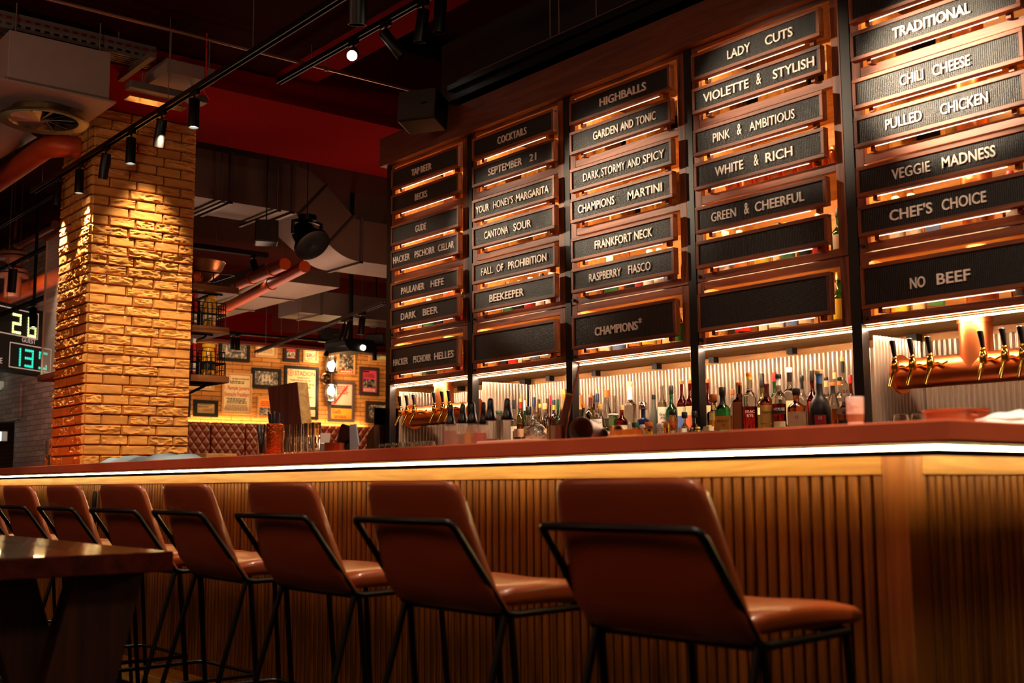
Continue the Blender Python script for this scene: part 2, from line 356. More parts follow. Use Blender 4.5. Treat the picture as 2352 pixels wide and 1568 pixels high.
# ================================================================= STOOLS
def ring(w_, t_, n, e=4.0):
    R = []
    for j in range(n):
        a = 2*pi*j/n; c, s = cos(a), sin(a); k = (abs(c)**e+abs(s)**e)**(-1/e); R.append((c*k*w_/2, s*k*t_/2))
    return R
def loft(mb, rings, mat):
    n = len(rings[0]); vv = [p for r in rings for p in r]; ff = []
    for i in range(len(rings)-1):
        for j in range(n): ff.append((i*n+j, i*n+(j+1) % n, (i+1)*n+(j+1) % n, (i+1)*n+j))
    ff += [tuple(range(n-1, -1, -1)), tuple((len(rings)-1)*n+j for j in range(n))]
    mb.add(vv, ff, mat)
def make_stool(label):
    t = thing('bar_stool', label, 'bar stool', group='bar stools along the counter')
    mb = MB(); R = []
    for z, w_, tk in ((.684, .40, .02), (.688, .45, .04), (.70, .466, .05), (.75, .466, .054), (.81, .456, .054), (.87, .444, .052), (.92, .432, .05), (.96, .42, .048), (.985, .408, .044), (1.0, .392, .038), (1.009, .355, .028), (1.013, .30, .014)):
        yo = -.142-(z-.69)*.335
        if z < .72: yo += (.72-z)*.9
        R.append([(x, yo+.03+y+.012*(abs(x)/.22)**2.4-.005*sin((z-.7)*10), z) for x, y in ring(w_, tk, 32)])
    loft(mb, R, LEATHER); mb.build('backrest', t, smooth=60)
    mb = MB(); R = []
    for y, w_, tk, zc in ((-.1, .38, .02, .716), (-.085, .43, .05, .722), (-.04, .45, .068, .728), (.05, .46, .074, .732), (.14, .458, .074, .73), (.22, .452, .068, .725), (.28, .442, .056, .719), (.308, .42, .04, .714), (.322, .385, .02, .711)):
        R.append([(-x, y, zc+z-(.014*(1-(2*x/w_)**2) if z > 0 else 0)) for x, z in ring(w_, tk, 32)])
    loft(mb, R, LEATHER); mb.build('seat', t, smooth=60)
    mb = MB(); r = .0092
    def side(s): return [(s*.222, .235, .688), (s*.226, -.05, .683), (s*.226, -.078, .69), (s*.222, -.225, .893), (s*.218, -.238, .908), (s*.205, -.244, .912)]
    mb.tube(side(1)+side(-1)[::-1], r, BLACK, 8); mb.build('back_frame', t, smooth=60)
    mb = MB(); mb.tube([(.222, .235, .688), (.2, .25, .688), (-.2, .25, .688), (-.222, .235, .688)], r, BLACK, 8); mb.build('seat_frame', t, smooth=60); mb = MB(); mb.tube([(.226, -.07, .682), (-.226, -.07, .682)], r, BLACK, 8); mb.build('crossbar', t, smooth=60)
    for s in (1, -1):
        for a, b in (((s*.22, -.075, .684), (s*.235, -.27, .008)), ((s*.222, -.06, .684), (s*.23, .0, .008)), ((s*.215, .235, .688), (s*.235, .29, .008))):
            mb = MB(); mb.tube([a, b], r, BLACK, 8); mb.build('leg', t, smooth=60)
    mb = MB(); z = .27
    P = [(.232, -.03, z), (.243, .24, z), (.22, .275, z), (-.22, .275, z), (-.243, .24, z), (-.232, -.03, z), (-.245, -.19, z), (.245, -.19, z)]
    mb.tube(P, .0085, BLACK, 8, closed=True); mb.build('foot_ring', t, smooth=60)
    return t
names = ['nearest leather bar stool, largest, beside the corner of the bar', 'second tan leather bar stool from the bar corner', 'third leather bar stool from the bar corner, its seat front lit',
         'fourth leather bar stool from the corner, partly behind the dark table', 'fifth leather bar stool from the corner, above the dark table corner', 'sixth leather bar stool from the corner, above the dark table',
         'seventh leather bar stool from the corner, near the far end', 'farthest leather bar stool, cut off by the photo edge']
xr = [-1.497, -2.266, -2.971, -3.646, -4.262, -4.927, -5.575, -6.215]; rot = [.03, -.01, .0, -.04, .02, .0, .01, -.02]
st0 = None
for i, (x, r) in enumerate(zip(xr, rot)):
    if st0 is None: st0 = make_stool(names[0]); st0.location = (x-.215, 1.9, 0); st0.rotation_euler.z = r
    else: dup(st0, (x-.215, 1.9, 0), r, names[i])

# ================================================================= TABLE in front
t = thing('dining_table', 'dark reddish wooden table with slanted plank legs, cut off by the photo', 'table', (-3.5, .9, 0)); o = t.location
mb = MB(o); mb.box((-5.2, .25, .776), (-3.02, 1.293, .829), TABLEW); mb.build('tabletop', t, smooth=0, bevel=.004)
def plank(a, b, w_, th, name):
    mb = MB(o); a, b = V(a), V(b); s = w_/2
    mb.add([a+V((-th, -s, 0)), a+V((0, -s, 0)), a+V((0, s, 0)), a+V((-th, s, 0)), b+V((-th, -s, 0)), b+V((0, -s, 0)), b+V((0, s, 0)), b+V((-th, s, 0))],
           [(0, 1, 2, 3), (7, 6, 5, 4), (4, 5, 1, 0), (5, 6, 2, 1), (6, 7, 3, 2), (7, 4, 0, 3)], wood('dark_table_leg', '#2a1208', '#54290f', 'Z', .5, .8)); mb.build(name, t, smooth=0, bevel=.004)
plank((-3.12, 1.16, .776), (-3.12, .98, 0), .19, .07, 'leg'); plank((-3.2, .92, .776), (-3.2, 1.16, 0), .14, .06, 'leg')
plank((-4.9, 1.16, .776), (-4.9, .98, 0), .19, .07, 'leg'); plank((-4.98, .92, .776), (-4.98, 1.16, 0), .14, .06, 'leg')
# ================================================================= BACK BAR
LX = [k*YB for k in (-1.5385, -1.3246, -1.1126, -.8976, -.6806, -.4665)]     # left edges of the posts
PW = .05; YR = YB*1.098
def zq(k, y=YB): return 1+k*y
t = thing('back_bar', 'tall back bar of black steel posts with oak header, lit shelves and ribbed panels', 'back bar', (LX[2], YB, 0)); BBAR = t
o = t.location
XA, XE = LX[0], LX[5]+PW
for x in LX:
    mb = MB(o); mb.box((x, YB, 0), (x+PW, YB+.05, zq(.5154)), STEEL); mb.build('post', t, smooth=0, bevel=.002)
    if x in (LX[2], LX[3]): continue
    mb = MB(o); mb.box((x, YR, 0), (x+PW, YR+.05, zq(.157)), STEEL); mb.build('rear_post', t, smooth=0)
HDR = wood('header_oak', '#4a2010', '#6e3518', 'X', .6)
mb = MB(o); mb.box((XA-.03, YB-.042, zq(.511)), (XE+1, YB+.42, zq(.5575)), HDR); mb.build('header', t, smooth=0, bevel=.002)
ZS = zq(.157)-.005
mb = MB(o); mb.box((XA+.02, YB+.032, ZS), (XE-.02, YR+.04, ZS+.025), OAKL); mb.build('soffit', t, smooth=0)
mb = MB(o); mb.box((XA, YR+.06, 0), (XE, YR+.075, 3.32), OAKBACK); mb.build('back_panel', t, smooth=0)
for x in (LX[0], LX[1], LX[2], LX[3], LX[4], LX[5]):
    mb = MB(o); mb.box((x+.015, YB+.051, ZS+.03), (x+.035, YR+.055, zq(.511)), OAKBACK); mb.build('side_panel', t, smooth=0)
SHZ = [zq(.2298)-.012, zq(.3255)-.012, zq(.417)-.012]
for z in SHZ:
    for i in range(5):
        mb = MB(o); mb.box((LX[i]+.036, YB+.06, z), (LX[i+1]+.014, YR+.055, z+.02), OAKBACK); mb.build('shelf', t, smooth=0)
SLED = M('shelf_light', '#ffcf98', emit=85)
for z in SHZ+[zq(.511)-.002]:
    for i in range(5):
        mb = MB(o); mb.box((LX[i]+.07, YB+.075, z-.009), (LX[i+1]-.24, YB+.09, z-.001), SLED); mb.build('light_strip', t, smooth=0)
NLED = M('niche_light', '#ffd8b4', emit=150)
for i in range(5):
    mb = MB(o); mb.box((LX[i]+PW+.0, YB+.036, ZS-.0125), (LX[i+1], YB+.048, ZS-.0085), NLED); mb.box((LX[i]+PW+.0, YB+.04, ZS-.0084), (LX[i+1], YB+.044, ZS-.0001), BLACK); mb.build('light_strip', t, smooth=0)
# corrugated panels
RIB = M('ribbed_panel', '#c4b09c', .24, .6)
def ribbed(a, b, z0, z1, n, name, u=(1, 0, 0), nrm=(0, -1, 0), amp=.0085):
    mb = MB(o); a = V(a); b = V(b); L = (b-a); N = int(L.length/.0248); S = 8; nr = V(nrm); vv = []; ff = []
    for i in range(N*S+1):
        p = a+L*(i/(N*S))+nr*(amp*cos(2*pi*i/S))
        vv += [(p.x, p.y, z0), (p.x, p.y, z1)]
    for i in range(N*S): ff.append((2*i, 2*i+2, 2*i+3, 2*i+1))
    mb.add(vv, ff, RIB); return mb.build(name, t, smooth=80)
for i in range(5): ribbed((LX[i]+.02, YR+.035, 0), (LX[i+1]+.02, YR+.035, 0), 1.0, ZS-.035, 0, 'ribbed_panel')
for i in (0, 1, 4): ribbed((LX[i]+PW+.012, YB+.06, 0), (LX[i]+PW+.012, YR-.0, 0), 1.0, ZS-.035, 0, 'ribbed_panel', nrm=(1, 0, 0))
ZB = 1.238
mb = MB(o); mb.box((XA+.05, YB-.12, 0), (XE, YB-.005, 1.19), M('bar_inside')); mb.box((XA+.05, YB-.12, 1.19), (XE, YR+.03, ZB), M('back_counter_steel', '#4a3428', .35, .5))
mb.build('back_counter', t, smooth=0)
mb = MB(o); mb.box((XE, YB, 0), (XE+1.6, YR+.1, 3.3), OAKD); mb.build('side_cabinet', t, smooth=0)
# black clips under the soffit
for i in range(5):
    for f in (.3, .75):
        x = LX[i]+f*.9; mb = MB(o); mb.box((x, YR-.02, ZS-.03), (x+.035, YR+.02, ZS-.0005), BLACK); mb.build('panel_clip', t, smooth=0)

# doors
NM = ['TAP BEER', 'COCKTAILS', 'HIGHBALLS', 'LADY CUTS', 'CHILI CHEESE']
def door(i, low):
    x0, x1 = LX[i]+PW+.003, LX[i+1]-.003; sw = .042; sw2 = .045
    t = thing('cabinet_door', ('lower' if low else 'tall upper')+' oak door frame of the bay headed by the '+NM[i]+' board', 'cabinet door', (x0, YB, zq(.157 if low else .2298)))
    o = t.location
    if low: zs = [(.157, .1655), (.221, .2294)]
    else: zs = [(.2302, .2395), (.3205, .3305), (.4115, .4215), (.5055, .511)]
    z0, z1 = zq(zs[0][0])+.001, zq(zs[-1][1])-.001
    for a, b in ((x0, x0+sw), (x1-sw2, x1)):
        mb = MB(o); mb.box((a, YB+.004, z0), (b, YB+.03, z1), OAKDZ); mb.build('stile', t, smooth=0, bevel=.0015)
    for a, b in zs:
        mb = MB(o); mb.box((x0+sw, YB+.005, zq(a)+.001), (x1-sw2, YB+.03, zq(b)-.001), OAKD); mb.build('rail', t, smooth=0, bevel=.0015)
    mb = MB(o); kz = z0+.025; mb.cyl((x0+.02, YB+.003, kz), (x0+.02, YB-.012, kz), .009, BLACK, 12); mb.build('lock_knob', t)
for i in range(5): door(i, False); door(i, True)

# letter boards
FELT = NT('letter_board_felt'); tc = FELT.n('ShaderNodeTexCoord'); spx = FELT.n('ShaderNodeSeparateXYZ'); FELT.l(tc.outputs['Object'], spx.inputs[0])
def wave(sock, k):
    m = FELT.n('ShaderNodeMath', operation='MULTIPLY'); m.inputs[1].default_value = 2*pi/k; FELT.l(sock, m.inputs[0])
    s_ = FELT.n('ShaderNodeMath', operation='SINE'); FELT.l(m.outputs[0], s_.inputs[0]); return s_.outputs[0]
a = wave(spx.outputs['X'], .0085); b = wave(spx.outputs['Z'], .0065); mx = FELT.n('ShaderNodeMath', operation='MAXIMUM'); FELT.l(a, mx.inputs[0]); FELT.l(b, mx.inputs[1])
FELT.b.inputs['Specular IOR Level'].default_value = .5; FELT.b.inputs['Roughness'].default_value = .42; FELT.bump(mx.outputs[0], .4, .002)
FELT.l(FELT.ramp(mx.outputs[0], [(.2, '#030303'), (1.0, '#100e0d')]), FELT.b.inputs['Base Color']); FELT = FELT.m
YL = YB-.05
ROWS = [(.4985, .4745), (.4565, .434), (.4065, .383), (.3665, .3425), (.3140, .291), (.2735, .250), (.2125, .1765)]
WORDS = [
 [[('TAP', 945.8, 963.4), ('BEER', 967, 991)], [('BECKS', 953.5, 980.8)], [('GUDE', 954.7, 979.5)], [('HACKER', 901.5, 942), ('PSCHORR', 953, 999), ('CELLAR', 1007, 1043.5)], [('PAULANER', 922, 975.5), ('HEFE', 990, 1020)], [('DARK', 921.5, 956), ('BEER', 972, 1006)], [('HACKER', 904, 937), ('PSCHORR', 949.6, 990), ('HELLES', 998, 1042.5)]],
 [[('COCKTAILS', 1143, 1209)], [('SEPTEMBER', 1122, 1199.6), ('21', 1216.7, 1231.5)], [('YOUR', 1093.8, 1124), ("HONEY'S", 1134, 1179), ('MARGARITA', 1186, 1261)], [('CANTONA', 1113, 1168), ('SOUR', 1180, 1220.5)], [('FALL', 1105.8, 1132.5), ('OF', 1141.5, 1156.8), ('PROHIBITION', 1168, 1256)], [('BEEKEEPER', 1125, 1203.5)], []],
 [[('HIGHBALLS', 1377.7, 1483.6)], [('GARDEN', 1363, 1419.8), ('AND', 1426, 1455), ('TONIC', 1461.6, 1506.5)], [('DARK,', 1340.5, 1379), ('STORMY', 1382.5, 1436), ('AND', 1442.5, 1471), ('SPICY', 1477.7, 1526)], [('CHAMPIONS', 1328.5, 1412), ('MARTINI', 1442.5, 1521)], [('FRANKFORT', 1366.7, 1451.4), ('NECK', 1457.8, 1499)], [('RASPBERRY', 1353.7, 1427), ('FIASCO', 1443.8, 1495)], [('CHAMPIONS', 1366.7, 1464.7), ('*', 1466.7, 1474)]],
 [[('LADY', 1671, 1724), ('CUTS', 1758, 1821)], [('VIOLETTE', 1616, 1720.6), ('&', 1738, 1749), ('STYLISH', 1776, 1870.6)], [('PINK', 1638.4, 1677.4), ('&', 1693.8, 1704), ('AMBITIOUS', 1722, 1826)], [('WHITE', 1643, 1707.8), ('&', 1732.3, 1743), ('RICH', 1759, 1821)], [('GREEN', 1634.6, 1690.7), ('&', 1710, 1720.8), ('CHEERFUL', 1734.6, 1847.6)], [], []],
 [[], [('TRADITIONAL', 2050.5, 2229)], [('CHILI', 2067.6, 2121), ('CHEESE', 2142.8, 2228.8)], [('PULLED', 2034.4, 2117.8), ('CHICKEN', 2160.7, 2269.6)], [('VEGGIE', 2049, 2137), ('MADNESS', 2164, 2287)], [("CHEF'S", 2043.8, 2141.5), ('CHOICE', 2163.7, 2265.8)], [('NO', 2090.5, 2125), ('BEEF', 2151.7, 2229)]]]
def px_at(X, k):     # photo x of a point of the board plane at height ratio k
    p = V((X, YL, 1+k*YL))-EYE; return 1176+F_PX*p.dot(cr)/p.dot(fw)
def x_for(px, k):
    lo, hi = -7.5, -1.5
    for _ in range(40):
        m = (lo+hi)/2
        if px_at(m, k) < px: lo = m
        else: hi = m
    return lo
nb = {(1, 6): 'large blank letter board at the foot of the COCKTAILS column', (3, 5): 'blank letter board just below the GREEN & CHEERFUL board', (3, 6): 'large blank letter board at the foot of the LADY CUTS column', (4, 0): 'letter board above TRADITIONAL, cut off by the top of the photo'}
extra = {(0, 1): 'letter board directly below the TAP BEER board, one short word on it', (0, 2): 'letter board third from the top in the TAP BEER column', (0, 3): 'letter board in the TAP BEER column whose last word is CELLAR', (0, 4): 'letter board just above the DARK BEER board, ending in HEFE',
  (0, 6): 'large letter board at the foot of the TAP BEER column, ending in HELLES', (1, 3): 'letter board whose last word is SOUR', (2, 3): 'letter board whose last word is MARTINI', (2, 6): 'large letter board at the foot of the HIGHBALLS column, one starred word'}
for i in range(5):
    xl, xr_ = (LX[i]/YB+.0172)*YL, (LX[i]/YB+.1895)*YL
    for r, (kt, kb) in enumerate(ROWS):
        words = WORDS[i][r]; s = ' '.join(a for a, *_ in words)
        lab = nb.get((i, r)) or extra.get((i, r)) or ('black letter board in an oak frame reading '+s.replace("'", '').replace(',', ''))
        zt, zb = 1+kt*YL, 1+kb*YL
        t = thing('letter_board', lab, 'sign board', ((xl+xr_)/2, YL, zb), group='letter boards on the back bar'); o = t.location
        fw_, dp = .017, .03
        mb = MB(o)
        mb.box((xl-fw_, YL-.004, zb-fw_), (xr_+fw_, YL+dp, zb), OAKD); mb.box((xl-fw_, YL-.004, zt), (xr_+fw_, YL+dp, zt+fw_), OAKD)
        mb.box((xl-fw_, YL-.004, zb), (xl, YL+dp, zt), OAKDZ); mb.box((xr_, YL-.004, zb), (xr_+fw_, YL+dp, zt), OAKDZ)
        mb.build('frame', t, smooth=0, bevel=.0015)
        mb = MB(o); mb.box((xl, YL+.004, zb), (xr_, YL+.022, zt), FELT); mb.build('panel', t, smooth=0)
        mb = MB(o); mb.box((xl+.06, YL+dp+.001, zb-.0188), (xr_-.09, YL+dp+.003, zb-.0173), LEDW); mb.build('light_strip', t, smooth=0)
        for bx in (xl+.04, xr_-.06):
            mb = MB(o); mb.box((bx, YL+dp, zb-.035), (bx+.02, YB+.004, zt-.005), OAKDZ); mb.build('bracket', t, smooth=0)
        if words:
            kc = (kt+kb)/2; h = .0455
            for w_, p0, p1 in words:
                a, b = max(x_for(p0, kc), xl+.012), x_for(p1, kc); zz = (zt+zb)/2-h/2-(.012 if r == 6 else 0); mb = MB(o)
                mb.text(w_, (a, YL+.0035, zz+(.0 if w_ != '*' else .012)), (1, 0, 0), (0, 0, 1), h*(1.25 if w_ == '&' else 1), LETTER, width=b-a, d=.007, off=.012 if (b-a)/len(w_) > .03 else .0)
                mb.build('lettering', t, smooth=0)

# copper beer towers
def tower(x, lab):
    t = thing('beer_tower', lab, 'beer tap', (x, 4.35, ZB), group='copper beer towers'); zc = 1.452-ZB; r = .0635
    mb = MB(); mb.tube([(-.335, 0, zc), (.335, 0, zc)], r, COPPER, 36); mb.build('barrel', t, smooth=60)
    for s in (-1, 1):
        mb = MB(); mb.tube([(s*.335, 0, zc), (s*.347, 0, zc)], r+.019, COPPER, 36)
        for j in range(6): a = j*pi/3; mb.tube([(s*.347, (r+.009)*cos(a), zc+(r+.009)*sin(a)), (s*.352, (r+.009)*cos(a), zc+(r+.009)*sin(a))], .006, COPPER, 8)
        mb.build('end_flange', t, smooth=40)
    mb = MB(); mb.tube([(0, 0, zc), (0, 0, 1.63-ZB)], .064, COPPER, 36); mb.build('riser', t, smooth=60)
    mb = MB(); mb.tube([(0, 0, 1.63-ZB), (0, 0, ZS-ZB-.001)], .07, COPPER, 36); mb.build('collar', t, smooth=60)
    for dx in (-.275, -.195, -.115, .108, .195, .265):
        mb = MB(); y = -.15
        mb.tube([(dx, -r+.005, zc+.012), (dx, -.1, zc+.02), (dx, y, zc+.012)], [.011, .009, .009], BRASS, 12)
        mb.lathe([(.004, -.024), (.014, -.02), (.017, 0), (.014, .02), (.01, .026), (.012, .03), (.008, .04)], (dx, y, zc+.02), BRASS, 16)
        mb.tube([(dx, y, zc+.006), (dx-.003, y-.02, zc-.03), (dx-.006, y-.034, zc-.066)], [.01, .0085, .0065], BRASS, 12)
        mb.tube([(dx+.0, -.07, zc+.02), (dx+.03, -.075, zc+.03)], .005, BRASS, 8)
        f = mb.build('faucet', t, smooth=50)
        mb = MB(); mb.tube([(dx, y, zc+.06), (dx-.002, y-.004, zc+.1), (dx-.004, y-.008, zc+.125), (dx-.004, y-.008, zc+.127)], [.0075, .0105, .0115, .009], BLACK, 14); mb.build('handle', f, smooth=50)
    return t
tb = tower(-2.385, 'copper beer tower with brass taps under the NO BEEF board'); dup(tb, (-6.01, 4.35, ZB), 0, 'copper beer tower with brass taps in the far bay under the TAP BEER column')
for x, nm in ((-2.385, 'copper riser pipe glimpsed behind the CHILI CHEESE boards'), (-6.01, 'copper riser pipe glimpsed behind the TAP BEER boards')):
    mb = MB(BBAR.location); mb.cyl((x, 4.42, ZS+.026), (x, 4.42, zq(.511)-.012), .062, COPPER, 32)
    mb.build('copper_riser', BBAR, smooth=60)
# lamps that light the boards: a track above the bar, partly out of the photo
BT_Y, BT_Z = 3.9, 3.98
for (tx, tz, sx, sz, pw, dg) in ((-2.35, 2.62, -3.2, 3.12, 800, 25), (-3.2, 2.72, -4.3, 3.2, 340, 28), (-4.25, 2.5, -5.6, 3.12, 230, 28), (-5.05, 2.35, -6.7, 3.05, 160, 28), (-6.0, 2.2, -7.0, 3.12, 30, 34), (-3.4, 1.9, -3.7, 3.12, 25, 30), (-2.2, 2.0, -2.4, 3.12, 25, 30)):
    spot((sx, 2.65, sz), (tx, YB, tz), pw, dg, .9, NEUT, .03)
for x, z, p in ((-8.6, 3.4, 60), (-8.55, 3.75, 0)): pass
spot((-8.38, 3.4, 3.86), (-8.68, 3.42, 2.0), 200, 52, .8, NEUT, .03); spot((-7.2, 2.92, 3.3), (CX, 3.45, 1.8), 190, 60, .9, WARM2, .03)
spot((-8.785, 2.935, 3.21), (-8.78, 2.965, 1), 130, 64, .5, NEUT, .015); spot((-9.35, 2.935, 3.2), (-9.37, 2.96, 1), 130, 60, .5, NEUT, .015)
# ================================================================= BOTTLES
def gl(name, hex, rough=.03): return M('glass_'+name, hex, rough, trans=1, ior=1.42)
G = dict(clear=gl('clear', '#f6f2ea'), green=gl('green', '#2c8a4a'), dgreen=gl('dark_green', '#1c5a30'), amber=gl('amber', '#b8601c'), brown=gl('brown', '#7a3414'), red=gl('red', '#a01c12'), dred=gl('dark_red', '#7a180e'),
         gold=gl('gold', '#dca84a'), olive=gl('olive', '#a89a3c'), pale=gl('pale_yellow', '#f0e2a8'), lgreen=gl('light_green', '#b4e0a0'), orange=gl('orange', '#e8801c'), grey=M('frosted_glass', '#6e7468', .35, trans=.6), navy=M('navy_glass', '#101a3a', .08, coat=.5), matte=M('matte_black_glass', '#15120f', .4))
CAP = dict(black=M('cap_black', '#100e0d', .35), orange=M('cap_orange', '#d8742a', .45), wood=M('cap_wood', '#a85a24', .6), red=M('cap_red', '#b0181c', .4), gold=M('cap_gold', '#d8a24a', .3, .6), yellow=M('cap_yellow', '#e8b428', .45), white=M('cap_white', '#ece6da', .5), navy=M('cap_navy', '#26304e', .4), brown=M('cap_brown', '#4a2a1c', .5),
           cork=M('cap_cork', '#d8b478', .8), green=M('cap_green', '#14402a', .4), burg=M('cap_burgundy', '#4e1018', .35), blue=M('cap_blue', '#4a76b0', .4), clear=G['clear'], steel=CHROME)
LB = {k: M('label_'+k, h, .7) for k, h in dict(white='#e6dcc8', cream='#e2cf9a', tan='#d09a48', orange='#d88a3a', black='#191513', red='#b01e1c', pink='#dcb08c', blue='#5a7ab8', coral='#e87a50', teal='#7ab4ae', yellow='#e4c83c', copper='#9a5424', green='#3a7a4a').items()}
PR = {'bordeaux': [(.9, 0), (1, .02), (1, .58), (.93, .65), (.6, .72), (.36, .78), (.32, .9), (.34, .97), (.34, 1)],
      'whisky': [(.92, 0), (1, .02), (1, .56), (.95, .62), (.75, .68), (.42, .74), (.33, .8), (.31, .95), (.36, .97), (.36, 1)],
      'slim': [(.9, 0), (1, .02), (1, .46), (.92, .56), (.62, .7), (.4, .82), (.34, .92), (.36, 1)],
      'square': [(.95, 0), (1, .02), (1, .6), (.92, .66), (.5, .7), (.4, .76), (.38, .96), (.42, 1)],
      'bulb': [(.8, 0), (1, .05), (1, .34), (.88, .46), (.6, .54), (.36, .62), (.3, .8), (.3, .95), (.36, 1)],
      'tall': [(.92, 0), (1, .02), (1, .6), (.98, .64), (.7, .68), (.4, .71), (.36, .8), (.36, 1)],
      'jar': [(.9, 0), (1, .05), (1, .78), (.9, .86), (.82, .9), (.82, 1)]}
def bottle(label, loc, r, h, kind, glass, cap, caph=.12, lab=None, band=None, txt=None, liquid=None, group='bottles on the back bar', n=20, cat='bottle', name='liquor_bottle', capr=None):
    t = thing(name, label, cat, loc, group=group); hb = h*(1-caph); pr = [(a*r, z*hb) for a, z in PR[kind]]; sq = 5 if kind == 'square' else 0
    mb = MB(); mb.lathe(pr, (0, 0, 0), G[glass], n, sq=sq); mb.build('glass_body', t, smooth=50)
    nr = pr[-1][0]; cr_ = capr*r if capr else nr*1.22
    mb = MB(); mb.lathe([(cr_*.96, hb*.985 if capr is None else hb), (cr_, hb+.003), (cr_, h-.004), (cr_*.9, h)], (0, 0, 0), CAP[cap], 16); mb.build('cap', t, smooth=40)
    a0 = math.atan2(-loc[1], -loc[0])
    def patch(z0, z1, m, da=1.15, k=1.015, nm='label', ph=0):
        mb = MB()
        def fn(u, v):
            a = a0+ph+(u*2-1)*da; q = 1
            if sq: c, s = abs(cos(a)), abs(sin(a)); q = (c**sq+s**sq)**(-1/sq)
            return (r*k*q*cos(a), r*k*q*sin(a), hb*(z0+(z1-z0)*v))
        mb.sheet(fn, 12, 1, m)
        if txt and nm == 'label':
            d = V((cos(a0), sin(a0), 0)); u = V((-sin(a0), cos(a0), 0)); zz = hb*(z0+(z1-z0)*.55)
            for i, (s, mm) in enumerate(txt): mb.text(s, d*(r*k+.0005)+V((0, 0, zz-i*.019)), u, (0, 0, 1), .013, mm, d=.001, align=.5, maxw=r*1.5)
        return mb.build(nm, t, smooth=60)
    if liquid:
        col, lv = liquid; mb = MB(); q = [(a*.93, z) for a, z in pr if z <= lv*hb]; q[0] = (q[0][0], .004); q.append((q[-1][0], lv*hb)); mb.lathe(q, (0, 0, 0), G[col], n, sq=sq); mb.build('liquid', t, smooth=50)
    if lab:
        for i, L in enumerate(lab): patch(L[0], L[1], LB[L[2]], L[3] if len(L) > 3 else 1.15, 1.015+.004*i, 'label' if i == 0 else 'label_band')
    if band:
        z0, z1, m = band; mb = MB(); rr = lambda z: next((pr[i][0]+(pr[i+1][0]-pr[i][0])*((z*hb-pr[i][1])/max(1e-6, pr[i+1][1]-pr[i][1])) for i in range(len(pr)-1) if pr[i][1] <= z*hb <= pr[i+1][1]), nr)
        zs = [z0+(z1-z0)*i/4 for i in range(5)]; mb.lathe([(rr(z)*1.05, z*hb) for z in zs], (0, 0, 0), CAP[m], 16); mb.build('neck_foil', t, smooth=40)
    return t
def at(cx, top, hw, Y, zb=ZB+.001):
    p = PY(cx, top, Y); r = hw*mpp(p); return (p.x, Y, zb), r, p.z-zb
def bt(cx, top, hw, Y, kind, glass, cap, label, **k):
    loc, r, h = at(cx, top, hw, Y); return bottle(label, loc, r, h, kind, glass, cap, **k)
F1, F2, F3 = 4.22, 4.36, 4.5
LW = LETTER
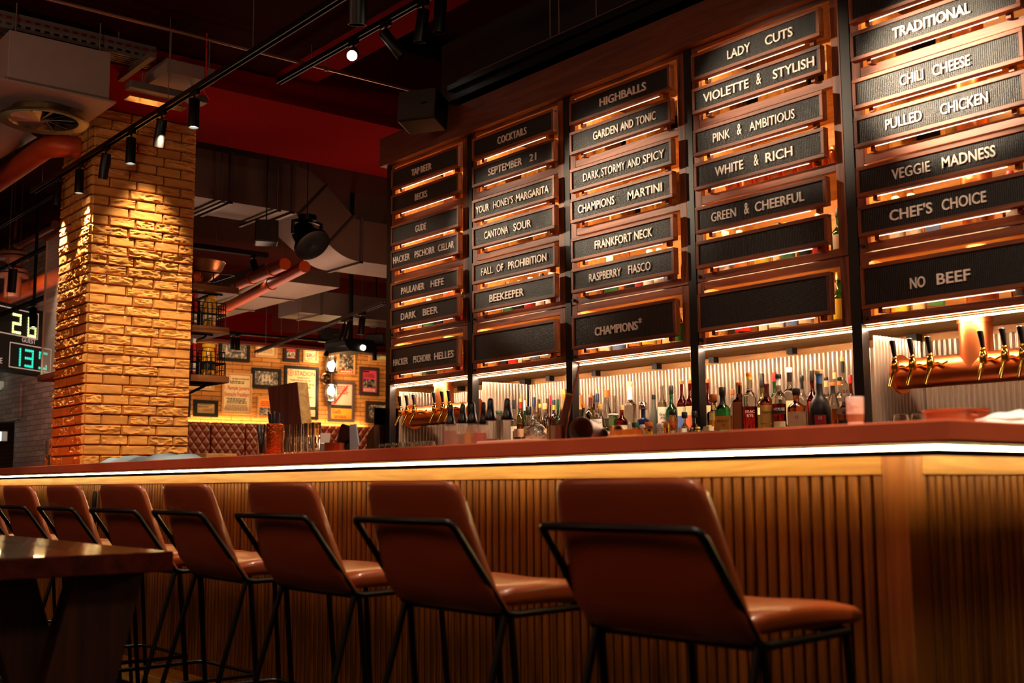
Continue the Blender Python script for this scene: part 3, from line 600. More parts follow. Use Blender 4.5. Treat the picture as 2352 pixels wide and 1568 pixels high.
B = [
 (1180, 918, 8, F2, 'tall', 'clear', 'black', 'clear bottle with a tall black cap, behind the black-topped pourers', dict(caph=.2, lab=[(.1, .5, 'white')])),
 (1196, 915, 10, F3, 'bordeaux', 'olive', 'yellow', 'olive wine-shaped bottle with yellow capped red neck', dict(caph=.06, band=(.84, .99, 'red'))),
 (1205, 919, 6, F3, 'slim', 'green', 'white', 'slim green bottle with a long white cap', dict(caph=.22)),
 (1214, 934, 9, F2, 'square', 'clear', 'black', 'square clear bottle with a wide black cap near the dark rear post', dict(caph=.22, capr=.8)),
 (1226, 912, 10, F3, 'bordeaux', 'clear', 'navy', 'clear bottle with a long navy foil neck', dict(caph=.2, lab=[(.1, .5, 'white')])),
 (1237, 917, 8, F3, 'slim', 'amber', 'brown', 'amber bottle with dark brown cap beside the navy foil one', dict(caph=.18)),
 (1240, 927, 6.5, F2-.04, 'whisky', 'clear', 'yellow', 'small clear bottle with flat yellow cap', dict(caph=.08, lab=[(.1, .5, 'cream')])),
 (1252, 926, 12, F2, 'whisky', 'clear', 'cork', 'clear round bottle with pale cork, left of the gold-necked one', dict(caph=.14, liquid=('gold', .5))),
 (1257, 915, 8, F3, 'tall', 'brown', 'brown', 'brown bottle with black-brown cap behind the cork bottle', dict(caph=.16)),
 (1264, 907, 3.4, F2, 'tall', 'red', 'red', 'thin red bottle standing up narrow as a rod', dict(caph=.2)),
 (1272, 918, 9, F3, 'bordeaux', 'dred', 'navy', 'dark red bottle with navy and yellow cap', dict(caph=.1, band=(.86, .98, 'yellow'))),
 (1281, 916, 9, F2, 'bordeaux', 'green', 'green', 'green bottle with dark green cap, left of the gold-necked bottle', dict(caph=.18)),
 (1296, 893, 12, F3, 'slim', 'clear', 'gold', 'tall clear bottle with golden neck wrap', dict(caph=.16, band=(.72, .99, 'gold'))),
 (1320, 900, 17, F2, 'bordeaux', 'green', 'black', 'broad green bottle with black foil, behind the bar spoon', dict(caph=.1, band=(.74, .99, 'green'), lab=[(.05, .5, 'black')])),
 (1334, 907, 11, F3, 'bordeaux', 'amber', 'orange', 'bottle with bright orange-red neck', dict(caph=.06, band=(.74, .99, 'orange'))),
 (1340, 927, 10, F1, 'bordeaux', 'matte', 'orange', 'dark bottle with orange cap in front of the orange neck', dict(caph=.1, lab=[(.1, .45, 'orange')])),
 (1356, 906, 12, F3, 'bordeaux', 'olive', 'orange', 'golden bottle with purple foil and orange top', dict(caph=.05, band=(.78, .99, 'burg'))),
 (1364, 908, 8, F3+.06, 'bordeaux', 'brown', 'brown', 'plain brown capped bottle at the very back by the golden bottle', dict(caph=.16)),
 (1372, 904, 10, F2, 'slim', 'clear', 'navy', 'clear bottle with navy blue ringed cap', dict(caph=.17)),
 (1379, 928, 10, F2-.05, 'whisky', 'clear', 'gold', 'clear flask with gold cap and a little red liqueur', dict(caph=.12, liquid=('red', .45))),
 (1369, 941, 15, F1, 'whisky', 'clear', 'clear', 'bottle with grey and black printed label', dict(caph=.06, lab=[(.3, .72, 'white'), (.05, .3, 'black')], txt=[('DOORNICH', INK)])),
 (1393, 896, 14, F3, 'slim', 'clear', 'orange', 'clear flared bottle with orange wooden stopper and tilted label', dict(caph=.13, lab=[(.22, .5, 'brown' if False else 'black', .6)])),
 (1411, 908, 8.5, F3, 'tall', 'clear', 'clear', 'clear bottle with round glass stopper', dict(caph=.12, lab=[(.1, .4, 'green')])),
 (1409, 950, 12, F1+.03, 'jar', 'lgreen', 'white', 'pale green bottle with round golden label', dict(caph=.06, lab=[(.15, .55, 'gold' if False else 'tan')])),
 (1392, 968, 9, F1, 'bordeaux', 'lgreen', 'green', 'short light green bottle at the front', dict(caph=.08)),
 (1428, 930, 13, F1+.04, 'whisky', 'red', 'cork', 'squat red liqueur bottle with cork top and cream label', dict(caph=.14, lab=[(.05, .45, 'cream')])),
 (1447, 876, 14, F2, 'tall', 'clear', 'cork', 'tall clear bottle with printed paper strip over its neck', dict(caph=.08, band=(.74, .99, 'white'))),
 (1477, 924, 14, F2, 'tall', 'navy', 'steel', 'dark navy bottle with a polished ball stopper', dict(caph=.2, capr=.7)),
 (1501, 906, 11, F2, 'slim', 'grey', 'black', 'grey frosted bottle with black cap', dict(caph=.1)),
 (1520, 885, 11.5, F2, 'bordeaux', 'clear', 'clear', 'clear bottle with large white label reading AN', dict(caph=.04, lab=[(.22, .6, 'white'), (.02, .2, 'white')], txt=[('Graf', INK), ('AN', INK)], liquid=('pale', .7))),
 (1541, 885, 13, F2, 'bordeaux', 'green', 'black', 'bright green bottle with black foil and yellow stripes', dict(caph=.16, lab=[(.3, .45, 'black'), (.05, .3, 'yellow')], txt=[('IDA', LW)])),
 (1565, 874, 11.5, F2, 'bordeaux', 'dred', 'wood', 'dark red bottle with wooden cap and cream and blue label', dict(caph=.05, lab=[(.38, .55, 'cream'), (.02, .38, 'blue')])),
 (1584, 872, 11.5, F2, 'bordeaux', 'dred', 'wood', 'dark red bottle with wooden cap and cream and coral label', dict(caph=.05, lab=[(.38, .55, 'cream'), (.02, .38, 'coral')])),
 (1604, 870, 12.5, F2, 'bordeaux', 'dred', 'wood', 'dark red bottle with wooden cap and cream and teal label', dict(caph=.05, lab=[(.38, .55, 'cream'), (.02, .38, 'teal')])),
 (1625, 871, 12, F2, 'bordeaux', 'dred', 'wood', 'dark red bottle with wooden cap and plain cream label', dict(caph=.05, lab=[(.02, .55, 'cream')])),
 (1638, 905, 13, F1, 'square', 'pale', 'wood', 'square pale decanter with broad brown stopper', dict(caph=.2, capr=.7, liquid=('gold', .4))),
 (1658.5, 889, 18, F1, 'whisky', 'green', 'black', 'green whiskey bottle with orange-cream label', dict(caph=.16, band=(.72, .99, 'black'), lab=[(.06, .42, 'orange')], txt=[('BREAST', INK), ('15', INK)])),
 (1682, 894, 11, F2, 'whisky', 'clear', 'wood', 'clear bottle with brown cork between green and brown bottles', dict(caph=.1, liquid=('amber', .45))),
 (1697, 878, 14, F1, 'square', 'brown', 'orange', 'brown bottle with yellow ribbon neck and copper label', dict(caph=.05, band=(.8, .99, 'yellow'), lab=[(.02, .62, 'copper')])),
 (1720, 856, 17, F1, 'tall', 'clear', 'orange', 'tall clear rye bottle with red-orange liquor and white lettering', dict(caph=.05, liquid=('red', .44), band=(.93, .99, 'yellow'), lab=[(.3, .34, 'red', .3)], txt=[('ERAC', LW), ('RYE', LW)])),
 (1749, 858, 14, F3, 'bordeaux', 'olive', 'black', 'olive wine bottle with black foil behind', dict(caph=.22, lab=[(.4, .55, 'cream')])),
 (1760, 881, 16, F1+.03, 'bordeaux', 'brown', 'burg', 'dark brown bottle with burgundy foil and tan label', dict(caph=.05, band=(.76, .99, 'burg'), lab=[(.16, .56, 'tan'), (.01, .14, 'tan')], txt=[('Reserva', INK)])),
 (1778, 855, 13, F3, 'bordeaux', 'green', 'red', 'green bottle with red ringed cap at the back', dict(caph=.14, lab=[(.3, .5, 'white')])),
 (1787, 859, 16, F1+.03, 'whisky', 'clear', 'black', 'clear bottle of red liquor with black diamond label reading HOUSE', dict(caph=.07, band=(.86, .99, 'white'), liquid=('dred', .5), lab=[(.3, .42, 'black', .9), (.05, .16, 'cream', .9)], txt=[('HOUSE', LW)])),
 (1812, 844, 16, F2, 'tall', 'clear', 'white', 'tall clear bottle with white top and pale yellow label', dict(caph=.06, band=(.82, .98, 'black'), lab=[(.1, .5, 'cream')])),
 (1828, 892, 21, F1, 'whisky', 'amber', 'black', 'squat amber bottle with beige label', dict(caph=.14, lab=[(.04, .48, 'pink')], txt=[('15', INK)])),
 (1841, 862, 12, F3, 'whisky', 'clear', 'black', 'clear bottle with black banded neck behind the squat amber one', dict(caph=.08, band=(.82, .99, 'black'), liquid=('amber', .5))),
 (1864, 851, 14, F2, 'bordeaux', 'dred', 'black', 'dark red rum bottle with black cap and red round label', dict(caph=.16, lab=[(.36, .56, 'red', .7)])),
 (1880, 850, 24, F1, 'bulb', 'matte', 'cork', 'matte black round bottle with blue neck and red label reading 12', dict(caph=.05, band=(.8, .99, 'blue'), lab=[(.05, .22, 'red', .55)], txt=[('12', LW)])),
 (1897, 866, 12, F3, 'tall', 'clear', 'black', 'clear bottle with black topped cork behind the matte black one', dict(caph=.05, band=(.86, .99, 'cork'), liquid=('dred', .3))),
 (1917, 855, 11, F3, 'tall', 'clear', 'cork', 'clear bottle with tall pale cork', dict(caph=.1)),
 (1912, 878, 15, F2, 'slim', 'clear', 'orange', 'clear faceted bottle with black collar and orange top', dict(caph=.06, band=(.8, .99, 'black'), liquid=('amber', .45))),
 (1928, 866, 12, F2+.05, 'tall', 'clear', 'black', 'clear frosted-neck bottle with black and amber cork', dict(caph=.06, band=(.9, .99, 'orange'))),
 (1934, 819, 12, F3, 'tall', 'clear', 'cork', 'tallest clear bottle with dark band and red ring on its neck', dict(caph=.05, band=(.82, .98, 'black'), lab=[(.1, .4, 'white')])),
 (1940, 896, 22, F1, 'bulb', 'clear', 'clear', 'broad amber decanter with black oval label behind the white cup', dict(caph=.05, liquid=('amber', .35), lab=[(.02, .16, 'black', .8)])),
 (1953, 861, 11, F3, 'bordeaux', 'red', 'red', 'red capped bottle against the right post of its bay', dict(caph=.14)),
 (1193, 972, 13, F1, 'square', 'amber', 'brown', 'square amber bottle with pinkish label', dict(caph=.06, lab=[(.3, .75, 'pink')])),
 (1146, 943, 9, F2, 'jar', 'clear', 'green', 'glass jar with dark green lid', dict(caph=.1, capr=.95)),
 (1216, 962, 14, F1+.04, 'square', 'clear', 'clear', 'clear square bottle lying behind the shiny bowl', dict(caph=.05, lab=[(.4, .7, 'cream')])),
 (1290, 940, 12, F1, 'bordeaux', 'clear', 'gold', 'clear bottle half hidden by the brown muddler', dict(caph=.06, liquid=('gold', .5))),
 (1230, 945, 12, F1+.02, 'whisky', 'clear', 'clear', 'wide clear bottle behind the shiny bowl', dict(caph=.05, liquid=('pale', .5))),
 (1545, 941, 9, F1-.05, 'jar', 'gold', 'black', 'small amber bitters bottle with dark cap before the green bottle', dict(caph=.2, lab=[(.4, .7, 'orange')])),
 (1572, 946, 9, F1-.05, 'bulb', 'pale', 'black', 'short pale bottle with black cap before the blue label', dict(caph=.28, capr=.75)),
 (1595, 944, 9, F1-.05, 'bulb', 'pale', 'black', 'short pale bottle with black cap before the coral label', dict(caph=.28, capr=.75)),
 (1476, 975, 7, F1-.06, 'jar', 'clear', 'white', 'tiny bottle with white cap under the navy bottle', dict(caph=.3)),
 (1490, 969, 9, F1-.06, 'jar', 'orange', 'orange', 'tiny bottle with an orange ball cap before the grey bottle', dict(caph=.3, lab=[(.1, .4, 'yellow')])),
 (1516, 972, 8, F1-.06, 'jar', 'clear', 'white', 'tiny bottle with white cap before the white label', dict(caph=.4, lab=[(.05, .5, 'white')])),
 (1527, 968, 8, F1-.03, 'jar', 'orange', 'orange', 'tiny orange bottle with orange ball cap before the green bottle', dict(caph=.3)),
 (1546, 975, 7, F1-.08, 'jar', 'clear', 'red', 'tiny bottle with red cap', dict(caph=.35, lab=[(.1, .5, 'white')])),
 (1459, 970, 8, F1-.05, 'jar', 'orange', 'green', 'tiny orange and green bottle above the brush', dict(caph=.35)),
 (1566, 982, 12, F1-.08, 'square', 'clear', 'clear', 'low clear bottle with grey label at the counter edge', dict(caph=.05, lab=[(.2, .9, 'white')])),
 (1588, 981, 8, F1-.08, 'square', 'clear', 'wood', 'low bottle with a brown wooden cap at the counter edge', dict(caph=.3)),
 (1603, 980, 6, F1-.08, 'square', 'pale', 'yellow', 'low bottle with a yellow cap at the counter edge', dict(caph=.3, capr=.9)),
 (1628, 977, 12, F1-.08, 'square', 'pale', 'white', 'low pale bottle with black arc lettering at the counter edge', dict(caph=.05, lab=[(.2, .9, 'cream')])),
]
LB['brown'] = LB['copper']; LB['gold'] = LB['tan']
for cx, tp, hw, Y, kd, gs, cp_, lab, kw in B: bt(cx, tp, hw, Y, kd, gs, cp_, lab, **kw)

# ------------------------------------------------------------- contents of the slits (shelves behind the letter boards)
rnd = random.Random(3)
def crate(x, z, w_, h, d, bay):
    t = thing('wooden_crate', 'open wooden crate glimpsed on the upper shelf of the '+NM[bay]+' bay', 'crate', (x, 4.46, z), group='crates behind the letter boards'); mb = MB(); th = .018
    mb.box((-w_/2, -d/2, 0), (w_/2, d/2, th), OAKL); mb.box((-w_/2, -d/2, h-th), (w_/2, d/2, h), OAKL); mb.box((-w_/2, -d/2, th), (-w_/2+th, d/2, h-th), OAKL); mb.box((w_/2-th, -d/2, th), (w_/2, d/2, h-th), OAKL)
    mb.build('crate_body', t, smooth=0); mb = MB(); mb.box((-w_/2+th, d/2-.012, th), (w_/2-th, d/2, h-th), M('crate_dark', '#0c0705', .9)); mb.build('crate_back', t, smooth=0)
KINDS = [('bordeaux', 'green'), ('whisky', 'clear'), ('tall', 'gold'), ('square', 'amber'), ('slim', 'clear'), ('bordeaux', 'dred'), ('whisky', 'orange'), ('tall', 'pale')]
LBK = ['white', 'cream', 'red', 'blue', 'yellow', 'black', 'white', 'orange', 'green', 'white']
proto = {}
def hid(kind, glass, lab, cap, loc, r, h, label, group):
    k = (kind, glass, lab)
    if k not in proto: proto[k] = bottle(label, loc, r, h, kind, glass, cap, lab=[(.2, .6, lab)], group=group, n=14); return
    c = dup(proto[k], loc, 0, label); c['group'] = group
for b in range(5):
    xs0, xs1 = LX[b]+.1, LX[b+1]-.03
    for si, (z, nm) in enumerate(((ZS+.026, 'lowest'), (SHZ[0]+.021, 'second'))):
        x = xs0; j = rnd.randrange(10)
        while x < xs1:
            if b in (0, 4) and abs(x-(-2.385 if b == 4 else -6.01)) < .12: x += .09; continue
            kd, gs = KINDS[(j*3+b) % 8]; r = rnd.uniform(.034, .042)
            hid(kd, gs, LBK[(j*7+b*3+si) % 10], rnd.choice(['black', 'red', 'gold', 'white']), (x, 4.36+rnd.uniform(0, .08), z), r, rnd.uniform(.24, .265), 'bottle seen only in slivers on the '+nm+' shelf behind the '+NM[b]+' column', nm+' shelf bottles behind '+NM[b]); x += .088; j += 1
    for z, off in ((SHZ[2]+.021, .0), (SHZ[1]+.021, .1)):
        if (b == 3 and off): continue
        for x in ((xs0+.12+off, xs0+.5+off*.6) if b not in (0, 4) else ((xs0+.62,) if b == 0 else (xs0+.15,))): crate(x, z, .26, .24, .2, b)
mug0 = None
for i in range(8):      # copper mugs on the shelf below WHITE & RICH
    x = LX[3]+.17+i*.085
    if mug0 is None:
        mug0 = thing('copper_mug', 'copper mug in the row seen through the slit under WHITE & RICH', 'mug', (x, 4.36, SHZ[1]+.021), group='copper mugs behind the letter boards')
        mb = MB(); mb.lathe([(.03, 0), (.036, .01), (.037, .13), (.034, .13), (.033, .012), (.0, .01)], (0, 0, 0), COPPER, 20); mb.build('mug_body', mug0, smooth=40)
        mb = MB(); mb.tube([(.0, -.035, .11), (.0, -.062, .1), (.0, -.066, .07), (.0, -.055, .045), (.0, -.036, .035)], .005, COPPER, 8); mb.build('handle', mug0)
    else: dup(mug0, (x, 4.36, SHZ[1]+.021))
# ================================================================= CEILING EQUIPMENT
def lamp(att, axis, label, L=.185, dia=.068, lit=True, group='track spotlights', stem=.05, power=0, deg=40, tgt=None):
    t = thing('track_spotlight', label, 'spotlight', att, group=group); ax = V(axis).normalized(); r = dia/2
    mb = MB(); mb.box((-.05, -.014, -.03), (.05, .014, 0), BLACK); mb.build('adapter', t, smooth=0, bevel=.003)
    mb = MB(); mb.cyl((0, 0, -.028), (0, 0, -.03-stem), .008, BLACK, 10); mb.build('stem', t)
    c = V((0, 0, -.03-stem)); a = c-ax*.03; e = a+ax*L
    mb = MB(); Q = ax; mb.lathe([(0, 0), (r*.9, 0), (r, .005), (r, L), (r*.9, L), (r*.86, L-.03), (0, L-.03)], a, BLACK, 24, axis=ax); b = mb.build('lamp_body', t, smooth=40)
    mb = MB(); mb.lathe([(r*.85, L-.022), (r*.8, L-.014), (0, L-.008)], a, BULB if lit else M('unlit_lens', '#3a2c24', .3), 20, axis=ax); mb.build('lens', b, smooth=40)
    if power and tgt: spot(V(att)+e+ax*.01, tgt, power, deg, .7, NEUT, .02)
    return t
def track(pts, label, w_=.034, h=.034, rods=()):
    t = thing('light_track', label, 'light track', pts[0]); o = t.location; a, b = V(pts[0]), V(pts[1]); d = (b-a).normalized(); u = V((-d.y, d.x, 0)).normalized()
    mb = MB(o)
    for s in (-1, 1): mb.add([a+u*(s*w_/2-.004)+V((0, 0, -h)), a+u*(s*w_/2+.004)+V((0, 0, -h)), a+u*(s*w_/2+.004), a+u*(s*w_/2-.004), b+u*(s*w_/2-.004)+V((0, 0, -h)), b+u*(s*w_/2+.004)+V((0, 0, -h)), b+u*(s*w_/2+.004), b+u*(s*w_/2-.004)], [(0, 1, 2, 3), (7, 6, 5, 4), (0, 4, 5, 1), (1, 5, 6, 2), (2, 6, 7, 3), (3, 7, 4, 0)], BLACK)
    mb.add([a-u*w_/2+V((0, 0, -.01)), a+u*w_/2+V((0, 0, -.01)), a+u*w_/2, a-u*w_/2, b-u*w_/2+V((0, 0, -.01)), b+u*w_/2+V((0, 0, -.01)), b+u*w_/2, b-u*w_/2], [(0, 1, 2, 3), (7, 6, 5, 4), (0, 4, 5, 1), (1, 5, 6, 2), (2, 6, 7, 3), (3, 7, 4, 0)], BLACK)
    mb.build('track_profile', t, smooth=0)
    for f, z in rods:
        p = a+(b-a)*f; mb = MB(o); mb.cyl(p, (p.x, p.y, z), .003, GALV, 6); mb.build('hanger_wire', t)
    return t
T1Y, T1Z = 2.92, 3.50
xL, xR = PY(75, 440, T1Y).x, PY(790, -25, T1Y).x
track([(xL, T1Y, T1Z), (xR, T1Y, T1Z)], 'long black light track running past the brick column', rods=((.05, 4.75), (.26, 3.91), (.56, 4.09), (.8, 4.09)))
def t1x(px, py): return PY(px, py, T1Y).x
for px, py, ax, lab, p, tg in ((447, 205, (0, 0, -1), 'lit spotlight nearest the camera on the long track, right of the column top', 40, (-6.8, 2.4, 0)), (372, 258, (-.36, .02, -.93), 'tilted spotlight over the column, between two lit ones', 60, (CX, 3.45, 1.7)),
        (302, 300, (0, 0, -1), 'lit upright spotlight in front of the column face', 20, (-7.8, 3.0, 0)), (244, 342, (-.36, .02, -.93), 'tilted dark spotlight near the left edge of the column', 20, (CX, 3.3, 1.4)),
        (184, 378, (0, 0, -1), 'lit upright spotlight at the left side of the column', 0, None), (133, 412, (0, 0, -1), 'last dark spotlight at the far end of the long track', 0, None)):
    lamp((t1x(px, py), T1Y, T1Z-.03), ax, lab, lit=lab.startswith('lit'), power=p, tgt=tg, deg=50)
track([(PY(640, 178, 3.9).x, 3.9, 3.98), (-2.6, 3.9, 3.98)], 'black light track under the red strip above the bar', rods=((.1, 4.12), (.5, 4.12), (.9, 4.12)))
for px, py, ax, lab, lit in ((812, 105, (.72, -.5, -.45), 'dazzling spotlight above the bar pointing at the camera', True), (886, 45, (.28, .55, -.78), 'spotlight with a grey sheen tilted towards the boards', False),
        (972, 10, (-.22, 0, -.97), 'dark spotlight second from the top edge of the photo', False), (1012, -15, (-.1, 0, -1), 'dark spotlight cut by the top edge, above the speaker', False)):
    lamp((PY(px, py, 3.9).x, 3.9, 3.95), ax, lab, L=.2, dia=.075, lit=lit)
track([(-4.6, 2.65, 3.38), (-1.0, 2.65, 3.38)], 'light track over the bar just above the photo', rods=((.1, 4.09), (.9, 4.09)))
for x, lab in ((-4.33, 'big dark spotlight hanging into the top edge of the photo'),): lamp((x, 2.65, 3.352), (-.18, .1, -.97), lab, L=.21, dia=.085, lit=False, stem=.06)

# ventilation box with round swirl diffuser
FB = V((-7.5, 2.66, 3.557))
t = thing('ventilation_box', 'square metal duct box with a round swirl diffuser under it', 'ventilation duct', (-7.9, 2.34, 3.557)); o = t.location
GBOX = M('painted_duct_steel', '#8a7268', .6, .2, .12, 6)
mb = MB(o); mb.box((-8.3, 2.015, 3.56), (-7.5, 2.665, 3.90), GBOX); mb.build('duct_box', t, smooth=0, bevel=.003)
mb = MB(o); mb.box((-8.36, 1.97, 3.548), (-7.46, 2.7, 3.56), GBOX); mb.build('base_plate', t, smooth=0)
c = V((-7.9, 2.366, 0)); mb = MB(o); mb.lathe([(.2, 3.548), (.2, 3.50), (.215, 3.49), (.29, 3.475), (.295, 3.468), (.285, 3.46), (.225, 3.468), (.222, 3.475), (.19, 3.5), (.19, 3.548)], c, M('diffuser_brass', '#6a5838', .3, .8), 48); mb.build('diffuser_ring', t, smooth=40)
mb = MB(o)
for i in range(12):
    a = i*pi/6; R = Matrix.Rotation(a, 3, 'Z') @ Matrix.Rotation(.5, 3, 'X'); mb.cbox(c+V((cos(a)*.11, sin(a)*.11, 3.482)), (.2, .05, .002), GALV, R)
mb.lathe([(.02, 3.47), (.02, 3.495)], c, BLACK, 12); mb.build('swirl_vanes', t, smooth=0)
mb = MB(o); mb.lathe([(.19, 3.546), (0, 3.546)], c, BLACK, 32); mb.build('diffuser_throat', t, smooth=0)
mb = MB(o); mb.cyl((-7.53, 2.6, 3.9), (-7.53, 2.6, 4.1), .005, GALV, 6); mb.build('hanger_rod', t)
mb = MB(o); mb.cyl((-7.53, 2.06, 3.9), (-7.53, 2.06, 4.1), .005, GALV, 6); mb.build('hanger_rod', t)
# round flexible duct at the far left
p = PY(10, 290, 3.2); mb = MB(); mb.tube([PX(60, 275, -9.6), PX(-60, 345, -9.9), PX(-200, 380, -10.4)], .16, GBOX, 28); tag(mb.build('round_duct', smooth=50), 'round pale duct behind the swirl diffuser at the photo edge', 'duct')
# perforated cable tray
def tray(a, b, w_, h, label, along='Y', perf=.06):
    t = thing('cable_tray', label, 'cable tray', a); o = t.location; a, b = V(a), V(b); mb = MB(o); L = (b-a).length; u = (b-a).normalized(); v = V((-u.y, u.x, 0)); n = int(L/perf)
    for s in (0, w_):
        for k in range(n):
            p = a+u*(k*perf)+v*s
            for z0, z1, q in ((0, h*.2, 1), (h*.35, h*.6, 1), (h*.75, h, 1), (h*.2, h*.35, .45), (h*.6, h*.75, .45)):
                e = p+u*perf*q; mb.add([p+V((0, 0, z0)), e+V((0, 0, z0)), e+V((0, 0, z1)), p+V((0, 0, z1))], [(0, 1, 2, 3)], GALVD)
    for k in range(n):
        p = a+u*(k*perf)
        for f in range(5):
            s0, s1 = w_*f/5, w_*(f+.6)/5; e = p+u*perf; mb.add([p+v*s0, e+v*s0, e+v*s1, p+v*s1], [(0, 1, 2, 3)], GALVD)
    mb.build('tray_channel', t, smooth=0); return t, o
tt, o = tray((-7.56, 1.5, 3.93), (-7.56, 3.0, 3.93), .18, .11, 'perforated cable tray above the ventilation box')
for y in (1.9, 2.75):
    mb = MB(o); mb.cyl((-7.6, y, 4.04), (-7.6, y, 4.1), .004, GALV, 6); mb.build('hanger_rod', tt)
mb = MB(o); mb.box((-7.9, 2.86, 3.86), (-7.3, 2.9, 3.9), GALVD); mb.build('support_arm', tt, smooth=0)
t = thing('flat_duct', 'flat pale duct section above the track, left of the red ceiling', 'duct', (-7.45, 3.05, 3.8)); o = t.location
mb = MB(o); mb.box((-7.7, 2.98, 3.79), (-7.32, 3.33, 3.885), GBOX); mb.build('duct_body', t, smooth=0)
for y in (3.02, 3.3):
    mb = MB(o); mb.cyl((-7.35, y, 3.885), (-7.35, y, 4.1), .006, GALVD, 6); mb.build('hanger_rod', t)
t = thing('linear_lamp', 'unlit linear lamp tray with clips under the flat duct', 'lamp', PX(390, 205, -7.4)); o = t.location
a, b = PX(300, 182, -7.4), PX(478, 226, -7.4); mb = MB(o); mb.box((a.x-.1, a.y, a.z-.05), (a.x, b.y, a.z), GALVD); mb.build('lamp_housing', t, smooth=0, bevel=.004)
mb = MB(o); mb.box((a.x-.22, a.y+.04, a.z-.075), (a.x-.11, b.y-.1, a.z-.065), CHROME); mb.build('reflector', t, smooth=0)
for k, y in enumerate((a.y+.1, b.y-.1)):
    mb = MB(o); mb.cyl((a.x-.05, y, a.z), (a.x-.05, y, 3.789), .004, GALV, 6); mb.build('hanger_rod', t)
mb = MB(); q = PX(472, 200, -7.25); mb.tube([V((q.x, q.y, 4.1)), q+V((0, 0, .2)), q+V((0, .01, .05)), q+V((0, -.01, -.03)), q+V((0, .03, -.08))], .006, M('red_cable', '#c01a1c', .4), 8); tag(mb.build('red_cable', smooth=60), 'short red cable hanging beside the lit track spotlight', 'cable')
# conduit across the ceiling
t = thing('conduit_pipe', 'long thin steel conduit crossing under the ceiling', 'pipe', (-7.1, 4, 4.0)); o = t.location
cz = 1+.4222*7.1; mb = MB(o); mb.cyl((-7.1, 1.0, cz), (-7.1, 5.1, cz), .0125, M('conduit_steel', '#a08070', .3, .8), 12); mb.build('pipe', t)
for y in (4.08,):
    mb = MB(o); mb.tube([(-7.1, y, cz+.018+.1), (-7.1, y, cz+.01)], .004, GALV, 8); mb.lathe([(.018, -.012), (.02, 0), (.018, .012)], (-7.1, y, cz), GALV, 12, axis=V((0, 1, 0))); mb.build('pipe_clamp', t)
# copper coloured drain pipe going into the column
py = 2.78; a, e1, e2 = PY(-60, 440, py), PY(112, 352, py), PY(186, 372, py)
mb = MB(); a.z = e1.z = (a.z+e1.z)/2; pts = [V((-11.0, py, e1.z)), V((e1.x-.18, py, e1.z)), V((e1.x-.06, py+.01, e1.z)), V((e1.x+.02, py+.07, e1.z)), V((e1.x+.06, py+.16, e1.z)), V((e1.x+.06, 2.985, e1.z))]
mb.tube(pts, .085, COPPERD, 24); tag(mb.build('copper_drain_pipe', smooth=50), 'thick copper-red pipe bending into the brick column', 'pipe')
# ducts and equipment in the rear, beyond the red beam
DUC = M('rear_duct_steel', '#7a6458', .5, .45, .18, 5)
t = thing('air_duct', 'big dark sheet metal duct stepping down with a double elbow', 'air duct', (-9.9, 5.2, 3.5)); o = t.location
xA_, xB_ = -10.22, -9.6
def seg(poly, name):
    mb = MB(o); mb.prism([(y, z) for y, z in poly], xA_-xB_, DUC, o=(xB_, 0, 0), u=(0, 1, 0), v=(0, 0, 1), w=(1, 0, 0)); return mb.build(name, t, smooth=20)
zt, zb_, zt2, zb2 = 4.02, 3.573, 3.60, 3.186
seg([(3.9, zb_), (4.55, zb_), (4.55, zt), (3.9, zt)], 'duct_section'); seg([(4.55, zb_), (5.18, zb_), (5.18, zt), (4.55, zt)], 'duct_section')
arc = lambda cy, cz, r, a0, a1, n=8: [(cy+r*cos(a0+(a1-a0)*i/n), cz+r*sin(a0+(a1-a0)*i/n)) for i in range(n+1)]
A = RAD(42); R1, R2 = .10, .55
up = arc(5.18, zb_-R1, R2, pi/2, pi/2-A); dn = arc(5.18, zb_-R1, R1, pi/2-A, pi/2); seg(up+dn, 'duct_elbow')
c2y = 5.92; q0 = (c2y-(.55)*sin(A), zt2+.10-0.0-(.52)*cos(A)); 
up2 = arc(c2y, zt2+.1, .10, -pi/2-A, -pi/2); dn2 = arc(c2y, zt2+.1, .514, -pi/2, -pi/2-A); seg(up2+dn2, 'duct_elbow')
seg([up[-1], up2[0], dn2[-1], dn[0]], 'duct_section'); seg([(c2y, zb2), (7.2, zb2), (7.2, zt2), (c2y, zt2)], 'duct_section')
for y, z0, z1 in ((4.55, zb_, zt), (5.18, zb_, zt), (c2y+.02, zb2, zt2)):
    mb = MB(o); mb.box((xB_-.001, y-.016, z0-.02), (xB_+.018, y+.016, z1+.02), GALV); mb.build('flange', t, smooth=0)
    mb = MB(o); mb.box((xA_, y-.016, z0-.022), (xB_+.018, y+.016, z0-.001), GALV); mb.build('flange', t, smooth=0)
for a, b in ((up[-1], dn[0]), (up2[0], dn2[-1])):
    d = V((0, b[0]-a[0], b[1]-a[1])).normalized(); mb = MB(o); mb.tube([V((xB_+.008, a[0], a[1]))-d*.02, V((xB_+.008, b[0], b[1]))+d*.02], .014, GALV, 6); mb.build('flange', t, smooth=0)
for y in (4.42, 4.98):
    mb = MB(o); mb.box((xA_-.1, y, zb_-.045), (xB_+.1, y+.03, zb_-.024), GALV); mb.build('support_rail', t, smooth=0)
    mb = MB(o); mb.cyl((xB_+.06, y+.015, zb_-.03), (xB_+.06, y+.015, 4.75), .006, GALV, 6); mb.build('hanger_rod', t)
